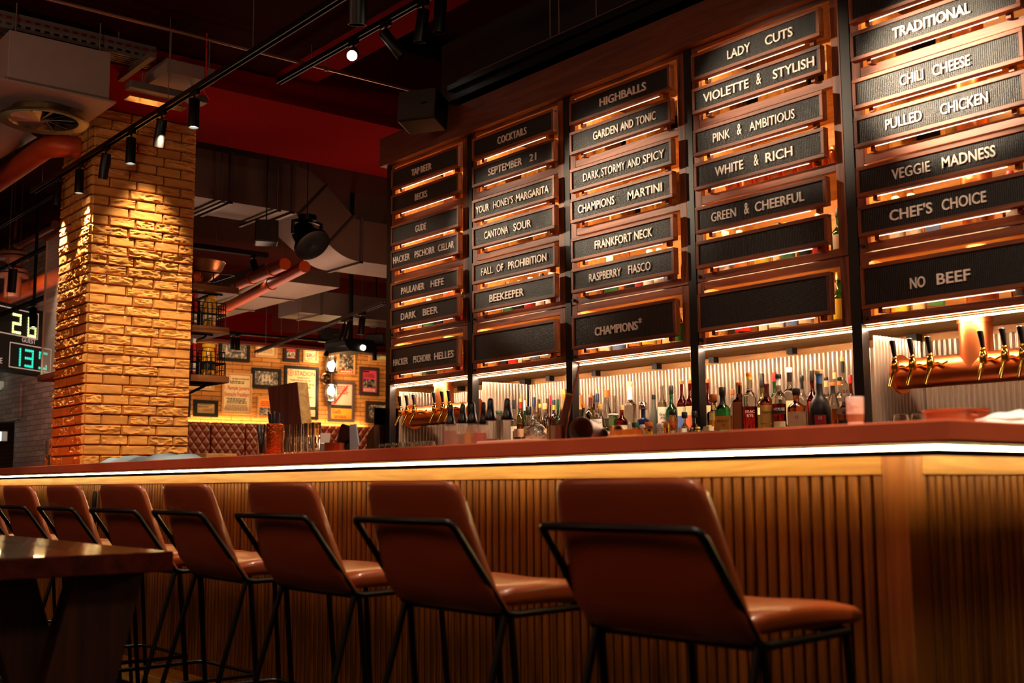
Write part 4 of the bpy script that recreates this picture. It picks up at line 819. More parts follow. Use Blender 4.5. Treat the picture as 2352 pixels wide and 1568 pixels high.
def duct(name, label, a, b, seams=(), ax=0):
    t = thing(name, label, 'air duct', ((a[0]+b[0])/2, (a[1]+b[1])/2, a[2])); o = t.location; mb = MB(o); mb.box(a, b, DUC); mb.build('duct_body', t, smooth=0)
    for s in seams:
        aa, bb = list(a), list(b); e = .015; aa = [k-e for k in aa]; bb = [k+e for k in bb]; aa[ax] = s-.015; bb[ax] = s+.015; mb = MB(o); mb.box(aa, bb, GALV); mb.build('flange', t, smooth=0)
    return t
duct('flat_air_duct', 'wide flat pale duct running back under the elbow duct', (-13.6, 5.42, 3.1), (-10.6, 6.3, 3.26), (-12.6, -11.6))
duct('grey_air_duct', 'grey rectangular duct behind the track, right of the red wall', (-13.6, 7.16, 3.2), (-13.0, 10.4, 3.5), (7.45, 8.6), 1)
tt = [o for o in COL.objects if o.name == 'grey_air_duct'][0]
for y in (7.8, 9.5): mb = MB(tt.location); mb.cyl((-13.3, y, 3.5), (-13.3, y, 4.75), .006, GALV, 6); mb.build('hanger_rod', tt)
mb = MB(); mb.box((-15.5, 6.2, 3.05), (-15.2, 7.9, 3.5), RED); mb.box((-15.5, 7.9, 3.05), (-15.2, 12.5, 3.25), RED); struct('ceiling_bulkhead', mb)
mb = MB(); mb.box((-15.22, 5.6, 3.02), (-15.1, 12.5, 3.06), M('bulkhead_rim', '#a83a18', .7)); struct('trim_2', mb)
for i, (p0, p1) in enumerate((((450, 742), (700, 612)), ((540, 655), (655, 606)))):
    a, b = PZ(*p0, 3.0), PZ(*p1, 3.0); mb = MB(); mb.cyl(a, b, .055, COPPERD, 20)
    for f in (.35, .75): q = a+(b-a)*f; mb.cyl(q-(b-a).normalized()*.03, q+(b-a).normalized()*.03, .064, COPPERD, 20)
    tag(mb.build('copper_pipe', smooth=50), ('lower long copper pipe sloping away above the shelves', 'upper short copper pipe beside the hanging spotlight')[i], 'pipe')
def speaker(name, label, c, w_, h, d, yaw, tilt=0, cat='speaker', logo=True):
    t = thing(name, label, cat, c, yaw); R = Matrix.Rotation(tilt, 3, 'X')
    mb = MB(); mb.cbox((0, 0, 0), (w_, d, h), BLACK, R); mb.build('cabinet', t, smooth=0, bevel=.012)
    mb = MB(); mb.cbox(R @ V((0, -d/2-.004, 0)), (w_*.94, .006, h*.94), M('speaker_grille', '#2e2622', .7), R); g = mb.build('grille', t, smooth=0)
    if logo: mb = MB(); mb.cbox(R @ V((w_*.2, -d/2-.009, 0)), (w_*.16, .003, .012), CHROME, R); mb.build('badge', g, smooth=0)
    mb = MB(); mb.cyl((0, d*.3, h*.4), (0, d*.3, (4.75 if c[0] < -6.5 else 3.45)-c[2]), (.006 if c[0] > -10 and c[0] < -9 else .014), BLACK, 10); mb.build('mount_arm', t); return t
c = PY(972, 256, 4.0); speaker('loudspeaker', 'black loudspeaker on the left end of the bar header', c, .26, .2, .2, .55, -.15)
c = (PX(612, 535, -9.33)); speaker('loudspeaker', 'tilted loudspeaker hanging under the big duct', c, .205, .205, .17, 1.15, -.1)
c = (PX(757, 770, -14.5)); speaker('loudspeaker', 'loudspeaker high on the rear wall above the wall lamp', c, .3, .19, .2, 1.35)
c = (PX(862, 778, -14.2)); speaker('loudspeaker', 'round shouldered dark speaker beside the black sign post', c, .26, .15, .2, .9, .2, logo=False)
t = thing('moving_head_lamp', 'big black swivelling stage lamp under the duct elbow', 'stage lamp', PX(705, 545, -9.25)); t.scale = (.85, .85, .85); mb = MB(); ax = V((.5, .1, -.55)).normalized()
mb.lathe([(0, -.16), (.1, -.16), (.13, -.1), (.14, .02), (.2, .1), (.2, .14), (.13, .15), (0, .13)], (0, 0, 0), BLACK, 28, axis=ax); mb.build('head', t, smooth=40)
mb = MB(); mb.tube([(0, -.17, .02), (0, -.17, .16), (0, 0, .2), (0, .17, .16), (0, .17, .02)], .022, BLACK, 8); mb.build('yoke', t); mb = MB(); mb.lathe([(0, .18), (.1, .18), (.1, .24), (0, .24)], (0, 0, 0), BLACK, 20); mb.cyl((0, 0, .24), (0, 0, (4.745-t.location.z)/.85), .006, BLACK, 8); mb.build('base', t)
t = thing('projector', 'black ceiling projector hanging in front of the poster wall', 'projector', PX(805, 797, -12.6)); t.rotation_euler.z = .12
mb = MB(); mb.prism([(-.25, -.02), (-.17, -.075), (.17, -.075), (.26, -.02), (.26, .05), (.2, .085), (-.2, .085), (-.26, .05)], .42, BLACK, o=(.21, 0, 0), u=(0, 1, 0), v=(0, 0, 1), w=(-1, 0, 0)); mb.build('housing', t, smooth=20, bevel=.01)
mb = MB(); mb.lathe([(.035, 0), (.035, .03), (.028, .032), (0, .026)], (.212, .02, -.02), M('projector_lens', '#f4e4d0', .1, emit=2), 20, axis=V((1, 0, -.3))); mb.build('lens', t)
mb = MB(); mb.cyl((0, 0, .085), (0, 0, 4.75-t.location.z), .03, BLACK, 12); mb.build('mount_pole', t)
aL, aR = V((-13.5, 6.8, 2.73)), V((-9.1, 5.9, 2.73)); tr_ = track([aL, aR], 'slanting black light track in the rear room', rods=((.1, 4.75), (.4, 4.75)))
def onl(px): 
    lo, hi = 0, 1
    for _ in range(40):
        m = (lo+hi)/2; q = aL+(aR-aL)*m-EYE; x = 1176+F_PX*q.dot(cr)/q.dot(fw)
        if x < px: lo = m
        else: hi = m
    return aL+(aR-aL)*lo
for px, ax, lab in ((792, (-.25, -.1, -.95), 'left of the pair of lit spotlights on the slanting rear track'), (803, (-.25, -.1, -.95), 'right of the pair of lit spotlights on the slanting rear track'), (832, (-.12, -.05, -.99), 'single lit spotlight right of the pair on the slanting rear track')): lamp(onl(px)+V((0, 0, -.03)), ax, lab, L=.17, dia=.066, power=14, tgt=onl(px)+V((-3, -.5, -2.5)))
zr = 1+.1445*14; a, b = V((-14, PX(525, 765, -14).y, zr)), V((-14, PX(900, 790, -14).y, zr)); track([a, b], 'black light track in front of the poster wall', rods=((.3, 4.75), (.8, 4.75)))
for px, ax, lab, lit in ((534, (0, 0, -1), 'lit spotlight in front of the footballers photo', True), (546, (0, 0, -1), 'dark spotlight beside the lit one before the footballers photo', False), (758, (-.1, -.45, -.85), 'tilted dark spotlight left of the projector', False), (861, (0, 0, -1), 'dark spotlight in front of the green ticket', False)): lamp((-14, PX(px, 775, -14).y, zr-.03), ax, lab, L=.16, dia=.066, lit=lit)
ta, tb_ = V((-10.45, PX(430, 556, -10.45).y, PX(430, 556, -10.45).z)), V((-10.45, PX(615, 573, -10.45).y, PX(430, 556, -10.45).z)); track([ta, tb_], 'black light track end above the copper bowl', h=.05, rods=((.35, 4.75),))
lamp((-10.45, PX(583, 575, -10.45).y, ta.z-.04), (.2, .22, -.95), 'hanging spotlight between the copper bowl and the copper pipes', L=.2, dia=.07)
# cable tray and long black unit above the bar
tray((-9.0, 6.1, 3.78), (-6.2, 6.1, 3.78), .25, .07, 'cable tray high behind the left end of the bar header')
tt = [o for o in COL.objects if o.get('label') == 'cable tray high behind the left end of the bar header'][0]
for x in (-8.6, -6.6): mb = MB(tt.location); mb.cyl((x, 6.2, 3.782), (x, 6.2, 4.75), .005, GALV, 6); mb.build('hanger_rod', tt)
t = thing('air_curtain', 'long black ventilation unit on wires above the bar header', 'ventilation unit', (-3, 4.3, 3.42)); o = t.location
mb = MB(o); mb.box((-5.85, 4.25, 3.44), (2.4, 4.6, 3.50), BLACK); mb.box((-5.8, 4.22, 3.50), (2.4, 4.6, 3.54), BLACK); mb.build('housing', t, smooth=0, bevel=.004)
mb = MB(o); mb.cyl((-5.7, 4.225, 3.545), (2.4, 4.225, 3.545), .004, GALVD, 6); mb.build('edge_rail', t)
for x in (-5.0, -4.92, -4.6, -3.2, -1.6):
    mb = MB(o); mb.cyl((x, 4.4, 3.54), (x, 4.4, 4.75), .0035, M('hanger_wire', '#8a7058', .4, .5), 6); mb.build('hanger_wire', t)
# ================================================================= REAR ROOM
PU, PV, PN = V((0, 1, 0)), V((0, 0, 1)), V((1, 0, 0))
PHOTO = NT('grey_photo_print'); co = PHOTO.coord((1, 9, 9)); oi = PHOTO.n('ShaderNodeObjectInfo'); ad = PHOTO.n('ShaderNodeVectorMath', operation='ADD'); PHOTO.l(co, ad.inputs[0]); PHOTO.l(oi.outputs['Location'], ad.inputs[1])
nz = PHOTO.n('ShaderNodeTexNoise', i_Scale=1.5, i_Detail=6.0, i_Distortion=1.2); PHOTO.l(ad.outputs[0], nz.inputs['Vector']); PHOTO.l(PHOTO.ramp(nz.outputs[0], [(.36, '#0e0b09'), (.5, '#4a3e34'), (.64, '#b8a088')]), PHOTO.b.inputs['Base Color']); PHOTO.b.inputs['Roughness'].default_value = .5; PHOTO = PHOTO.m
CREAM, RED_P, BLK = M('poster_cream', '#d8bb8c', .7), M('poster_red', '#b0161a', .7), M('poster_black', '#14100e', .7)
PINK, LPINK, ORG, GRN, REDB = M('poster_pink', '#c8304e', .7), M('poster_pale_pink', '#e0a088', .7), M('poster_orange', '#e0861c', .7), M('poster_pale_green', '#b8b884', .7), M('poster_bright_red', '#c4101c', .7)
FRK, FRW, FRD = M('frame_black', '#0e0b0a', .7, spec=.2), wood('frame_pale_wood', '#a06a34', '#c08a4c', 'Y'), M('frame_brown', '#2e1a12', .5)
def picture(label, x0, y0, x1, y1, fr, paper, parts, fwid=.045, cat='picture'):
    a, b = PX(x0, y0, XW+.03), PX(x1, y1, XW+.03); W, H = b.y-a.y, a.z-b.z
    t = thing('framed_picture' if cat == 'picture' else 'framed_poster', label, cat, (XW+.002, a.y, b.z), group='framed posters on the rear wall'); f = fwid*.62
    mb = MB()
    for p, q in (((0, 0), (W, f)), ((0, H-f), (W, H)), ((0, f), (f, H-f)), ((W-f, f), (W, H-f))): mb.box((0, p[0], p[1]), (.035, q[0], q[1]), fr)
    mb.build('frame', t, smooth=0, bevel=.004)
    mb = MB(); mb.box((0, f, f), (.018, W-f, H-f), paper); w_, h_ = W-2*f, H-2*f; d = 0
    for k in parts:
        d += 1; e = .0182+.0003*d
        if k[0] == 'r': _, u0, v0, u1, v1, m = k; mb.quad([(e, f+u0*w_, f+v0*h_), (e, f+u1*w_, f+v0*h_), (e, f+u1*w_, f+v1*h_), (e, f+u0*w_, f+v1*h_)], m)
        elif k[0] == 't': _, s, u, v, h, m = k[:6]; mb.text(s, (e, f+u*w_, f+v*h_), PU, PV, h*h_, m, d=.001, width=(k[6]*w_ if len(k) > 6 else None), off=.012)
        elif k[0] == 'd':                                                                # a diagonal stripe
            _, m = k; mb.add([(e, f+.1*w_, f+.42*h_), (e, f+.2*w_, f+.42*h_), (e, f+.86*w_, f+.97*h_), (e, f+.76*w_, f+.97*h_)], [(0, 1, 2, 3)], m)
        elif k[0] == 'o':
            _, u, v, r, m, m2 = k; n = 24; mb.add([(e, f+u*w_+r*w_*cos(2*pi*i/n), f+v*h_+r*w_*sin(2*pi*i/n)) for i in range(n)], [tuple(range(n))], m); mb.add([(e+.0002, f+u*w_+r*.78*w_*cos(2*pi*i/n), f+v*h_+r*.78*w_*sin(2*pi*i/n)) for i in range(n)], [tuple(range(n))], m2)
        elif k[0] == 'l':                                                                # lines of small print
            _, u0, u1, v0, v1, n, m = k; rr = random.Random(n)
            for i in range(n):
                v = v0+(v1-v0)*(i+.5)/n; s = rr.uniform(0, .12)*(u1-u0); hh = (v1-v0)/n*.3
                x = u0+s
                while x < u1-s-.02:
                    x2 = min(u1-s, x+rr.uniform(.04, .14)); mb.quad([(e, f+x*w_, f+(v-hh)*h_), (e, f+x2*w_, f+(v-hh)*h_), (e, f+x2*w_, f+(v+hh)*h_), (e, f+x*w_, f+(v+hh)*h_)], m); x = x2+.02
    mb.build('print', t, smooth=0); return t
def figure(mbparts, u, v, s, m):     # a small running player shape in a photograph
    return [('r', u, v, u+.05*s, v+.3*s, m), ('r', u+.012*s, v+.3*s, u+.04*s, v+.38*s, m), ('r', u+.05*s, v+.05*s, u+.11*s, v+.12*s, m)]
LIGHTP, DARKP = M('photo_light', '#b8a490', .6), M('photo_dark', '#1e1814', .6)
picture('black framed photo of two footballers, highest at left on the poster wall', 504, 775, 574, 832, FRK, PHOTO, figure(0, .15, .2, 1.4, LIGHTP)+[('r', .42, .28, .78, .42, DARKP), ('r', .36, .3, .46, .38, DARKP), ('r', .76, .2, .86, .34, LIGHTP), ('o', .38, .55, .035, LIGHTP, LIGHTP)], .09)
picture('cream certificate in a pale frame, right of the footballers photo', 587, 779, 637, 823, FRW, CREAM, [('l', .1, .9, .15, .9, 8, M('faint_ink', '#8a5c34', .8))], .07, 'poster')
picture('small red and black team poster in black frame, upper row', 651, 778, 688, 832, FRK, REDB, [('r', .04, .03, .96, .5, BLK), ('r', .1, .12, .9, .46, PHOTO), ('l', .1, .9, .02, .1, 1, CREAM), ('l', .2, .8, .75, .85, 2, DARKP)], .1, 'poster')
picture('cream team sheet with a small photo, right of the red and black poster', 697, 781, 731, 834, FRW, CREAM, [('l', .1, .9, .5, .93, 7, INK), ('r', .12, .18, .9, .42, PHOTO), ('l', .15, .8, .04, .14, 2, INK)], .07, 'poster')
picture('magazine cover with crowd photo and red strip under the projector', 776, 808, 816, 861, FRW, PHOTO, [('t', 'Atletico', .08, .8, .12, INK, .84), ('r', 0, 0, 1, .14, REDB), ('l', .1, .9, .02, .12, 1, CREAM)], .05, 'poster')
picture('pale green ticket with letter C beside the sign post', 848, 793, 900, 834, FRW, GRN, [('t', 'C', .62, .35, .3, INK), ('l', .05, .55, .15, .9, 6, INK), ('t', 'II', .1, .12, .14, INK)], .09, 'poster')
picture('bright pink poster in dark frame right of the wall lamp', 826, 841, 871, 909, FRD, PINK, [('r', .05, .9, .5, .98, BLK), ('l', .1, .9, .66, .86, 5, INK), ('r', .06, .2, .94, .6, PHOTO), ('r', .1, .03, .9, .16, LIGHTP), ('l', .14, .86, .04, .15, 2, PINK)], .1, 'poster')
picture('large cream poster headed STADION in red, black frame', 654, 838, 731, 964, FRK, CREAM, [('o', .12, .915, .1, RED_P, CREAM), ('t', '8', .09, .88, .07, RED_P), ('t', 'STADION', .26, .865, .1, RED_P, .7), ('t', 'Hauptkampfbahn', .35, .805, .035, INK, .45), ('l', .05, .95, .74, .78, 2, INK), ('t', 'Mittwoch, 13. APR 1960, 20 Uhr', .06, .66, .045, INK, .9), ('t', 'UT - SPIEL', .45, .59, .05, RED_P, .4), ('t', 'Europa-Spiel', .35, .52, .04, INK, .4), ('t', 'Rangers', .45, .39, .06, RED_P, .5), ('t', 'Eintracht', .2, .28, .07, RED_P, .55), ('r', 0, .14, 1, .21, BLK), ('r', .02, .02, .98, .13, M('poster_grey', '#b09a80', .7)), ('l', .4, .9, .03, .06, 1, INK)], .09, 'poster')
picture('black framed photo of a group of players, between the two big posters', 579, 843, 646, 893, FRK, PHOTO, figure(0, .3, .2, 1.6, LIGHTP)+figure(0, .45, .25, 1.5, LIGHTP)+figure(0, .6, .2, 1.3, LIGHTP), .09)
picture('pink and orange poster with a red diagonal stripe', 755, 873, 814, 970, M('frame_grey', '#4a3a36', .4), LPINK, [('l', .1, .85, .7, .95, 5, INK), ('t', 'Deutsch', .04, .71, .05, INK, .4), ('o', .15, .6, .09, INK, LPINK), ('d', RED_P), ('r', 0, .3, 1, .4, BLK), ('r', 0, 0, 1, .3, ORG), ('t', 'Gelb', .06, .15, .12, INK, .42), ('l', .1, .8, .02, .1, 2, INK)], .09, 'poster')
picture('cream match poster with two lines of big red lettering, in a pale frame', 511, 854, 578, 952, FRW, CREAM, [('o', .14, .92, .1, RED_P, CREAM), ('t', 'Sportplatz am Riederwald', .3, .88, .05, INK, .66), ('l', .15, .85, .76, .85, 2, INK), ('t', '1. Rampla Juniors', .03, .6, .11, RED_P, .94), ('t', 'Eintracht Frankfurt', .03, .42, .12, RED_P, .94), ('l', .1, .9, .22, .38, 4, INK), ('l', .02, .98, .03, .2, 7, M('faint_ink'))], .06, 'poster')
picture('cream poster with big black letters, cut off by the lower shelf', 415, 862, 492, 897, FRW, CREAM, [('t', 'anbury', .3, .45, .35, INK, .6), ('l', .1, .95, .1, .35, 3, INK)], .07, 'poster')
picture('small dark framed certificate just above the bench', 446, 917, 501, 958, FRK, M('old_paper', '#b08850', .7), [('t', 'Eintracht', .06, .6, .2, INK, .6), ('l', .1, .8, .82, .95, 1, INK), ('l', .3, .9, .2, .5, 3, M('faint_ink')), ('o', .2, .16, .04, INK, CREAM), ('t', '17', .8, .4, .16, INK)], .1, 'poster')
picture('small orange team card left of the wooden menu stand', 592, 909, 626, 962, FRW, ORG, [('r', .05, .1, .95, .5, PHOTO), ('l', .1, .9, .55, .85, 3, RED_P)], .05, 'poster')
picture('brown framed crowd photo partly hidden by the stepped cabinet', 840, 920, 900, 972, FRD, PHOTO, [('l', .1, .9, .88, .97, 1, LIGHTP)], .1)
picture('dark framed picture edge beside the brick column', 400, 904, 437, 958, FRK, PHOTO, [('r', .1, .1, .5, .5, LIGHTP)], .08)
# twin wall lamp
p = PX(748, 870, XW); t = thing('wall_lamp', 'twin wall lamp with upper and lower glass jars glowing on the brick', 'wall lamp', (XW, p.y, p.z))
LB_ = M('lamp_bulb', '#ffe2b0', emit=60)
mb = MB(); mb.lathe([(.1, 0), (.1, .03), (.05, .05), (.04, .1), (0, .1)], (0, -.02, 0), M('aged_brass', '#6a4a34', .3, .8), 20, axis=V((1, 0, 0))); mb.tube([(.09, -.02, 0), (.16, .02, 0)], .025, MATS['aged_brass']); mb.tube([(.16, .02, -.09), (.16, .02, .09)], .03, MATS['aged_brass']); mb.build('wall_mount', t)
for s in (1, -1):
    mb = MB(); mb.lathe([(.11, .1*s), (.11, .115*s), (.03, .12*s), (0, .12*s)] if s > 0 else [(0, -.12), (.03, -.12), (.11, -.115), (.11, -.1)], (.16, .02, 0), BLACK, 20); mb.build('jar_rim', t)
    mb = MB(); pr = [(.002, .4), (.05, .39), (.085, .35), (.09, .3), (.09, .13)]; pr = [(r, z*s) for r, z in pr]; mb.lathe(pr if s < 0 else pr[::-1], (.16, .02, 0), GLASS, 20); j = mb.build('glass_jar', t, smooth=60)
    mb = MB(); 
    for k in range(2):
        a = k*pi/2+pi/4; mb.tube([(.16+.1*cos(a), .02+.1*sin(a), .12*s), (.16+.1*cos(a), .02+.1*sin(a), .33*s), (.16+.06*cos(a), .02+.06*sin(a), .41*s), (.16-.06*cos(a), .02-.06*sin(a), .41*s), (.16-.1*cos(a), .02-.1*sin(a), .33*s), (.16-.1*cos(a), .02-.1*sin(a), .12*s)], .007, BLACK, 6)
    mb.build('jar_cage', j)
    mb = MB(); mb.lathe([(.001, .3*s), (.04, .27*s), (.045, .22*s), (.02, .14*s)] if s < 0 else [(.02, .14), (.045, .22), (.04, .27), (.001, .3)], (.16, .02, 0), LB_, 12); mb.build('bulb', j)
    point((XW+.35, p.y, p.z+.3*s), 26, WARM, .08)
# quilted bench
QL = NT('quilted_leather'); tc = QL.n('ShaderNodeTexCoord'); sp = QL.n('ShaderNodeSeparateXYZ'); QL.l(tc.outputs['Object'], sp.inputs[0])
def dia(sgn):
    m1 = QL.n('ShaderNodeMath', operation='MULTIPLY'); m1.inputs[1].default_value = sgn*1.35; QL.l(sp.outputs['Y'], m1.inputs[0]); ad = QL.n('ShaderNodeMath', operation='ADD'); QL.l(m1.outputs[0], ad.inputs[0]); QL.l(sp.outputs['Z'], ad.inputs[1])
    m2 = QL.n('ShaderNodeMath', operation='MULTIPLY'); m2.inputs[1].default_value = pi/.19; QL.l(ad.outputs[0], m2.inputs[0]); s = QL.n('ShaderNodeMath', operation='SINE'); QL.l(m2.outputs[0], s.inputs[0]); a = QL.n('ShaderNodeMath', operation='ABSOLUTE'); QL.l(s.outputs[0], a.inputs[0]); return a.outputs[0]
mi = QL.n('ShaderNodeMath', operation='MINIMUM'); QL.l(dia(1), mi.inputs[0]); QL.l(dia(-1), mi.inputs[1]); pw = QL.n('ShaderNodeMath', operation='POWER'); pw.inputs[1].default_value = .4; QL.l(mi.outputs[0], pw.inputs[0]); QL.bump(pw.outputs[0], 1, .035)
QL.b.inputs['Base Color'].default_value = lin('#7a2e14'); QL.b.inputs['Roughness'].default_value = .45; QL = QL.m
ys = [PX(x, 1000, XW+.25).y for x in (484.5, 564.5)]; wd = ys[1]-ys[0]; zt_ = 2.05
t = thing('banquette', 'brown diamond quilted bench back along the rear brick wall', 'bench', (XW, 9, 0)); o = t.location
for i in range(-2, 5):
    y0 = ys[0]+i*wd; mb = MB(o); mb.box((XW+.12, y0+.008, .6), (XW+.25, y0+wd-.008, zt_), QL); mb.build('back_panel', t, smooth=30, bevel=.025, segs=3)
mb = MB(o); mb.box((XW+.03, ys[0]-2*wd, 0), (XW+.12, ys[0]+5*wd, zt_-.02), BLK); mb.build('backing', t, smooth=0)
mb = MB(o); mb.box((XW+.12, ys[0]-2*wd, .0), (XW+.8, ys[0]+5*wd, .58), QL); mb.build('seat', t, smooth=0, bevel=.03)
mb = MB(o); mb.box((XW+.05, ys[0]-2*wd, zt_-.02), (XW+.08, ys[0]+5*wd, zt_+.0), M('bench_light', '#ffd890', emit=40)); mb.build('light_strip', t, smooth=0)

# ================================================================= SHELVES ON THE COLUMN
def shelf(y1, z, lab, y0=3.83, rail=True):
    t = thing('column_shelf', lab, 'shelf', (-9.0, y0, z), group='wooden shelves on the column'); o = t.location; x0, x1 = -9.28, -8.82
    mb = MB(o); mb.box((x0, y0, z), (x1, y1, z+.055), wood('shelf_wood', '#4e2810', '#8a5224', 'Y')); mb.build('board', t, smooth=0, bevel=.004)
    mb = MB(o)
    for x in (x0+.015, x1-.015):
        mb.tube([(x, y0, z+.16), (x, y1-.03, z+.16)], .006, BLACK, 6)
        for y in (y0+.12, (y0+y1)/2, y1-.03): mb.tube([(x, y, z+.056), (x, y, z+.16)], .005, BLACK, 6)
    mb.tube([(x0+.015, y1-.03, z+.16), (x1-.015, y1-.03, z+.16)], .006, BLACK, 6); mb.build('guard_rail', t)
    mb = MB(o); mb.tube([(x1-.1, y1-.15, z-.008), (x1-.1, y0+.2, z-.03), (x1-.1, y0+.06, z-.1), (x1-.1, y0+.02, z-.22)], .012, BLACK, 8); mb.tube([(x1-.1, y0, z-.006), (x1-.1, y1-.1, z-.006)], .008, BLACK, 6); mb.build('bracket', t)
    return z+.055
zs3 = [1+.1015*8.82, 1+.151*8.82, 1+.195*8.82]
z3 = PX(525, 864, -8.82).z; z2 = PX(525, 752, -8.82).z; z1 = PX(545, 660, -8.82).z
y3, y2, y1 = PX(527, 860, -8.82).y, PX(527, 750, -8.82).y, PX(549, 662, -8.82).y
k3 = shelf(y3, z3-.055, 'lowest wooden shelf on the side of the column'); k2 = shelf(y2, z2-.055, 'middle wooden shelf on the side of the column'); k1 = shelf(y1, z1-.055, 'top wooden shelf on the column, under the copper bowl')
def basket(y, z, lab):
    t = thing('wire_basket', lab, 'basket', (-8.95, y, z), group='wire baskets on the column shelves'); mb = MB(); r = .0035
    for h in (0.004, .05, .1, .15, .2): mb.tube([(-.09, -.16, h), (.09, -.16, h), (.09, .16, h), (-.09, .16, h)], r, BLACK, 5, closed=True)
    for i in range(9):
        for x in (-.09, .09): mb.tube([(x, -.16+.04*i, .004), (x, -.16+.04*i, .2)], r, BLACK, 5)
    for i in range(1, 4):
        for y_ in (-.16, .16): mb.tube([(-.09+.045*i, y_, .004), (-.09+.045*i, y_, .2)], r, BLACK, 5)
    for i in range(9): mb.tube([(-.09, -.16+.04*i, .004), (.09, -.16+.04*i, .004)], r, BLACK, 5)
    mb.build('wire_body', t); return t
for k, nm in ((k2, 'middle'), (k3, 'lowest')):
    basket(4.02, k, 'black wire basket of sauce bottles on the '+nm+' column shelf')
    G.setdefault('sred', M('sauce_red', '#b41418', .35)); G.setdefault('syel', M('sauce_yellow', '#d89a1e', .35))
    bottle('red sauce bottle in the basket on the '+nm+' column shelf', (-8.95, 3.92, k+.009), .05, .27 if nm == 'middle' else .3, 'jar', 'sred', 'white' if nm == 'lowest' else 'red', lab=[(.1, .4, 'white')], group='sauce bottles', cat='bottle', name='sauce_bottle', caph=.14)
    bottle('yellow mustard bottle in the basket on the '+nm+' column shelf', (-8.95, 4.08, k+.009), .055, .26, 'jar', 'syel', 'yellow', lab=[(.2, .5, 'black' if nm == 'lowest' else 'cream')], group='sauce bottles', cat='bottle', name='sauce_bottle', caph=.1)
    bottle('brown sauce bottle between the red and yellow ones on the '+nm+' column shelf', (-8.99, 4.0, k+.009), .03, .22, 'slim', 'brown', 'brown', group='sauce bottles', cat='bottle', name='sauce_bottle')
mb = MB(); mb.box((-9.2, 4.04, k3), (-9.14, 4.24, k3+.3), REDB); mb.box((-9.139, 4.06, k3+.03), (-9.137, 4.2, k3+.18), PHOTO); tag(mb.build('carton', smooth=0, bevel=.004), 'red carton with a photo, standing behind the lowest basket', 'carton')
c = PX(478, 640, -8.95); t = thing('copper_bowl', 'large polished copper bowl on a foot on the top column shelf', 'bowl', (-9.05, PX(514, 600, -9.05).y-.205, k1+.001)); t.scale = (.72, .72, .72)
mb = MB(); BOWL = M('polished_copper', '#d89a68', .3, .8, .06, 12, .15, 14, .01); mb.lathe([(.1, 0), (.105, .012), (.07, .04), (.065, .07), (.12, .1), (.2, .16), (.25, .23), (.275, .3), (.282, .305), (.275, .308), (.262, .3), (.235, .22), (.18, .15), (.1, .11), (0, .1)], (0, 0, 0), BOWL, 40); mb.build('bowl', t, smooth=50)
mb = MB(); mb.lathe([(0, 0), (.05, .01), (.068, .055), (.05, .1), (0, .115)], (-8.9, 3.92, k1+.001), M('orange_skin', '#d8541c', .4, bump=.2, bscale=200), 20); tag(mb.build('orange', smooth=60), 'orange lying beside the foot of the copper bowl', 'fruit')

# glass cabinet on the left side of the column
gx0, gx1 = -9.94, -9.44; gz0, gz1 = PY(93, 862, 3.05).z, PY(107, 553, 3.05).z
t = thing('glass_cabinet', 'tall glass display cabinet with wooden base on the left side of the column', 'display cabinet', (-9.7, 3.05, gz0)); o = t.location
for z in (gz0-.05, gz1): mb = MB(o); mb.box((gx0-.03, 3.03, z), (gx1, 3.55, z+.05), OAKD); mb.build('wood_plate', t, smooth=0, bevel=.003)
PANE = M('cabinet_pane', '#fff4ea', .05, alpha=.16); GE = M('glass_edge', '#c8b09c', .3)
for a, b in (((gx0, 3.05), (gx1, 3.056)), ((gx0, 3.05), (gx0+.006, 3.53))): mb = MB(o); mb.box((a[0], a[1], gz0), (b[0], b[1], gz1), PANE); mb.build('glass_pane', t, smooth=0)
mb = MB(o); mb.box((gx0-.004, 3.046, gz0), (gx0+.008, 3.06, gz1), GE); mb.build('corner_edge', t, smooth=0)
for f in (.27, .63): mb = MB(o); z = gz0+(gz1-gz0)*f; mb.box((gx0+.008, 3.058, z), (gx1, 3.53, z+.008), PANE); mb.build('glass_shelf', t, smooth=0)

# scoreboard
q0, q1 = ray(95, 740), ray(0, 715); dn_ = 14.2
Pr = EYE+q0*dn_; u = V((.61, -.79, 0)).normalized(); u = V((-u.x, -u.y, 0))      # runs to the right seen from the bar
u = V((-.61, .79, 0)); n_ = V((.79, .61, 0))
s_ = dn_/F_PX; zt0 = Pr.z+.14; zb0 = (EYE+ray(95, 862)*dn_).z
t = thing('scoreboard', 'black electronic scoreboard with yellow and teal digits and the word GUEST', 'scoreboard', (Pr.x, Pr.y, zb0)); o = t.location; t.rotation_euler = (0, 0, 0)
W0, H0 = 2.0, zt0-zb0
ur = V((Pr.x, Pr.y, zb0))+u*.28
mb = MB(o); B3 = lambda a, b, c: ur+u*a+V((0, 0, 1))*b-n_*c
mb.add([B3(-W0, 0, 0), B3(0, 0, 0), B3(0, H0, 0), B3(-W0, H0, 0), B3(-W0, 0, .2), B3(0, 0, .2), B3(0, H0, .2), B3(-W0, H0, .2)], [(0, 1, 2, 3), (7, 6, 5, 4), (0, 4, 5, 1), (1, 5, 6, 2), (2, 6, 7, 3), (3, 7, 4, 0)], M('scoreboard_case', '#0a0c10', .5)); mb.build('case', t, smooth=0)
DY, DT = M('led_yellow', '#e4f08c', emit=1.6), M('led_teal', '#22c8a8', emit=1.1); SW = M('scoreboard_white', '#c8a898', .7, emit=.5)  # white print is given a faint glow to lift it
def sp2(a, b): return ur+u*a+V((0, 0, b))+n_*.004
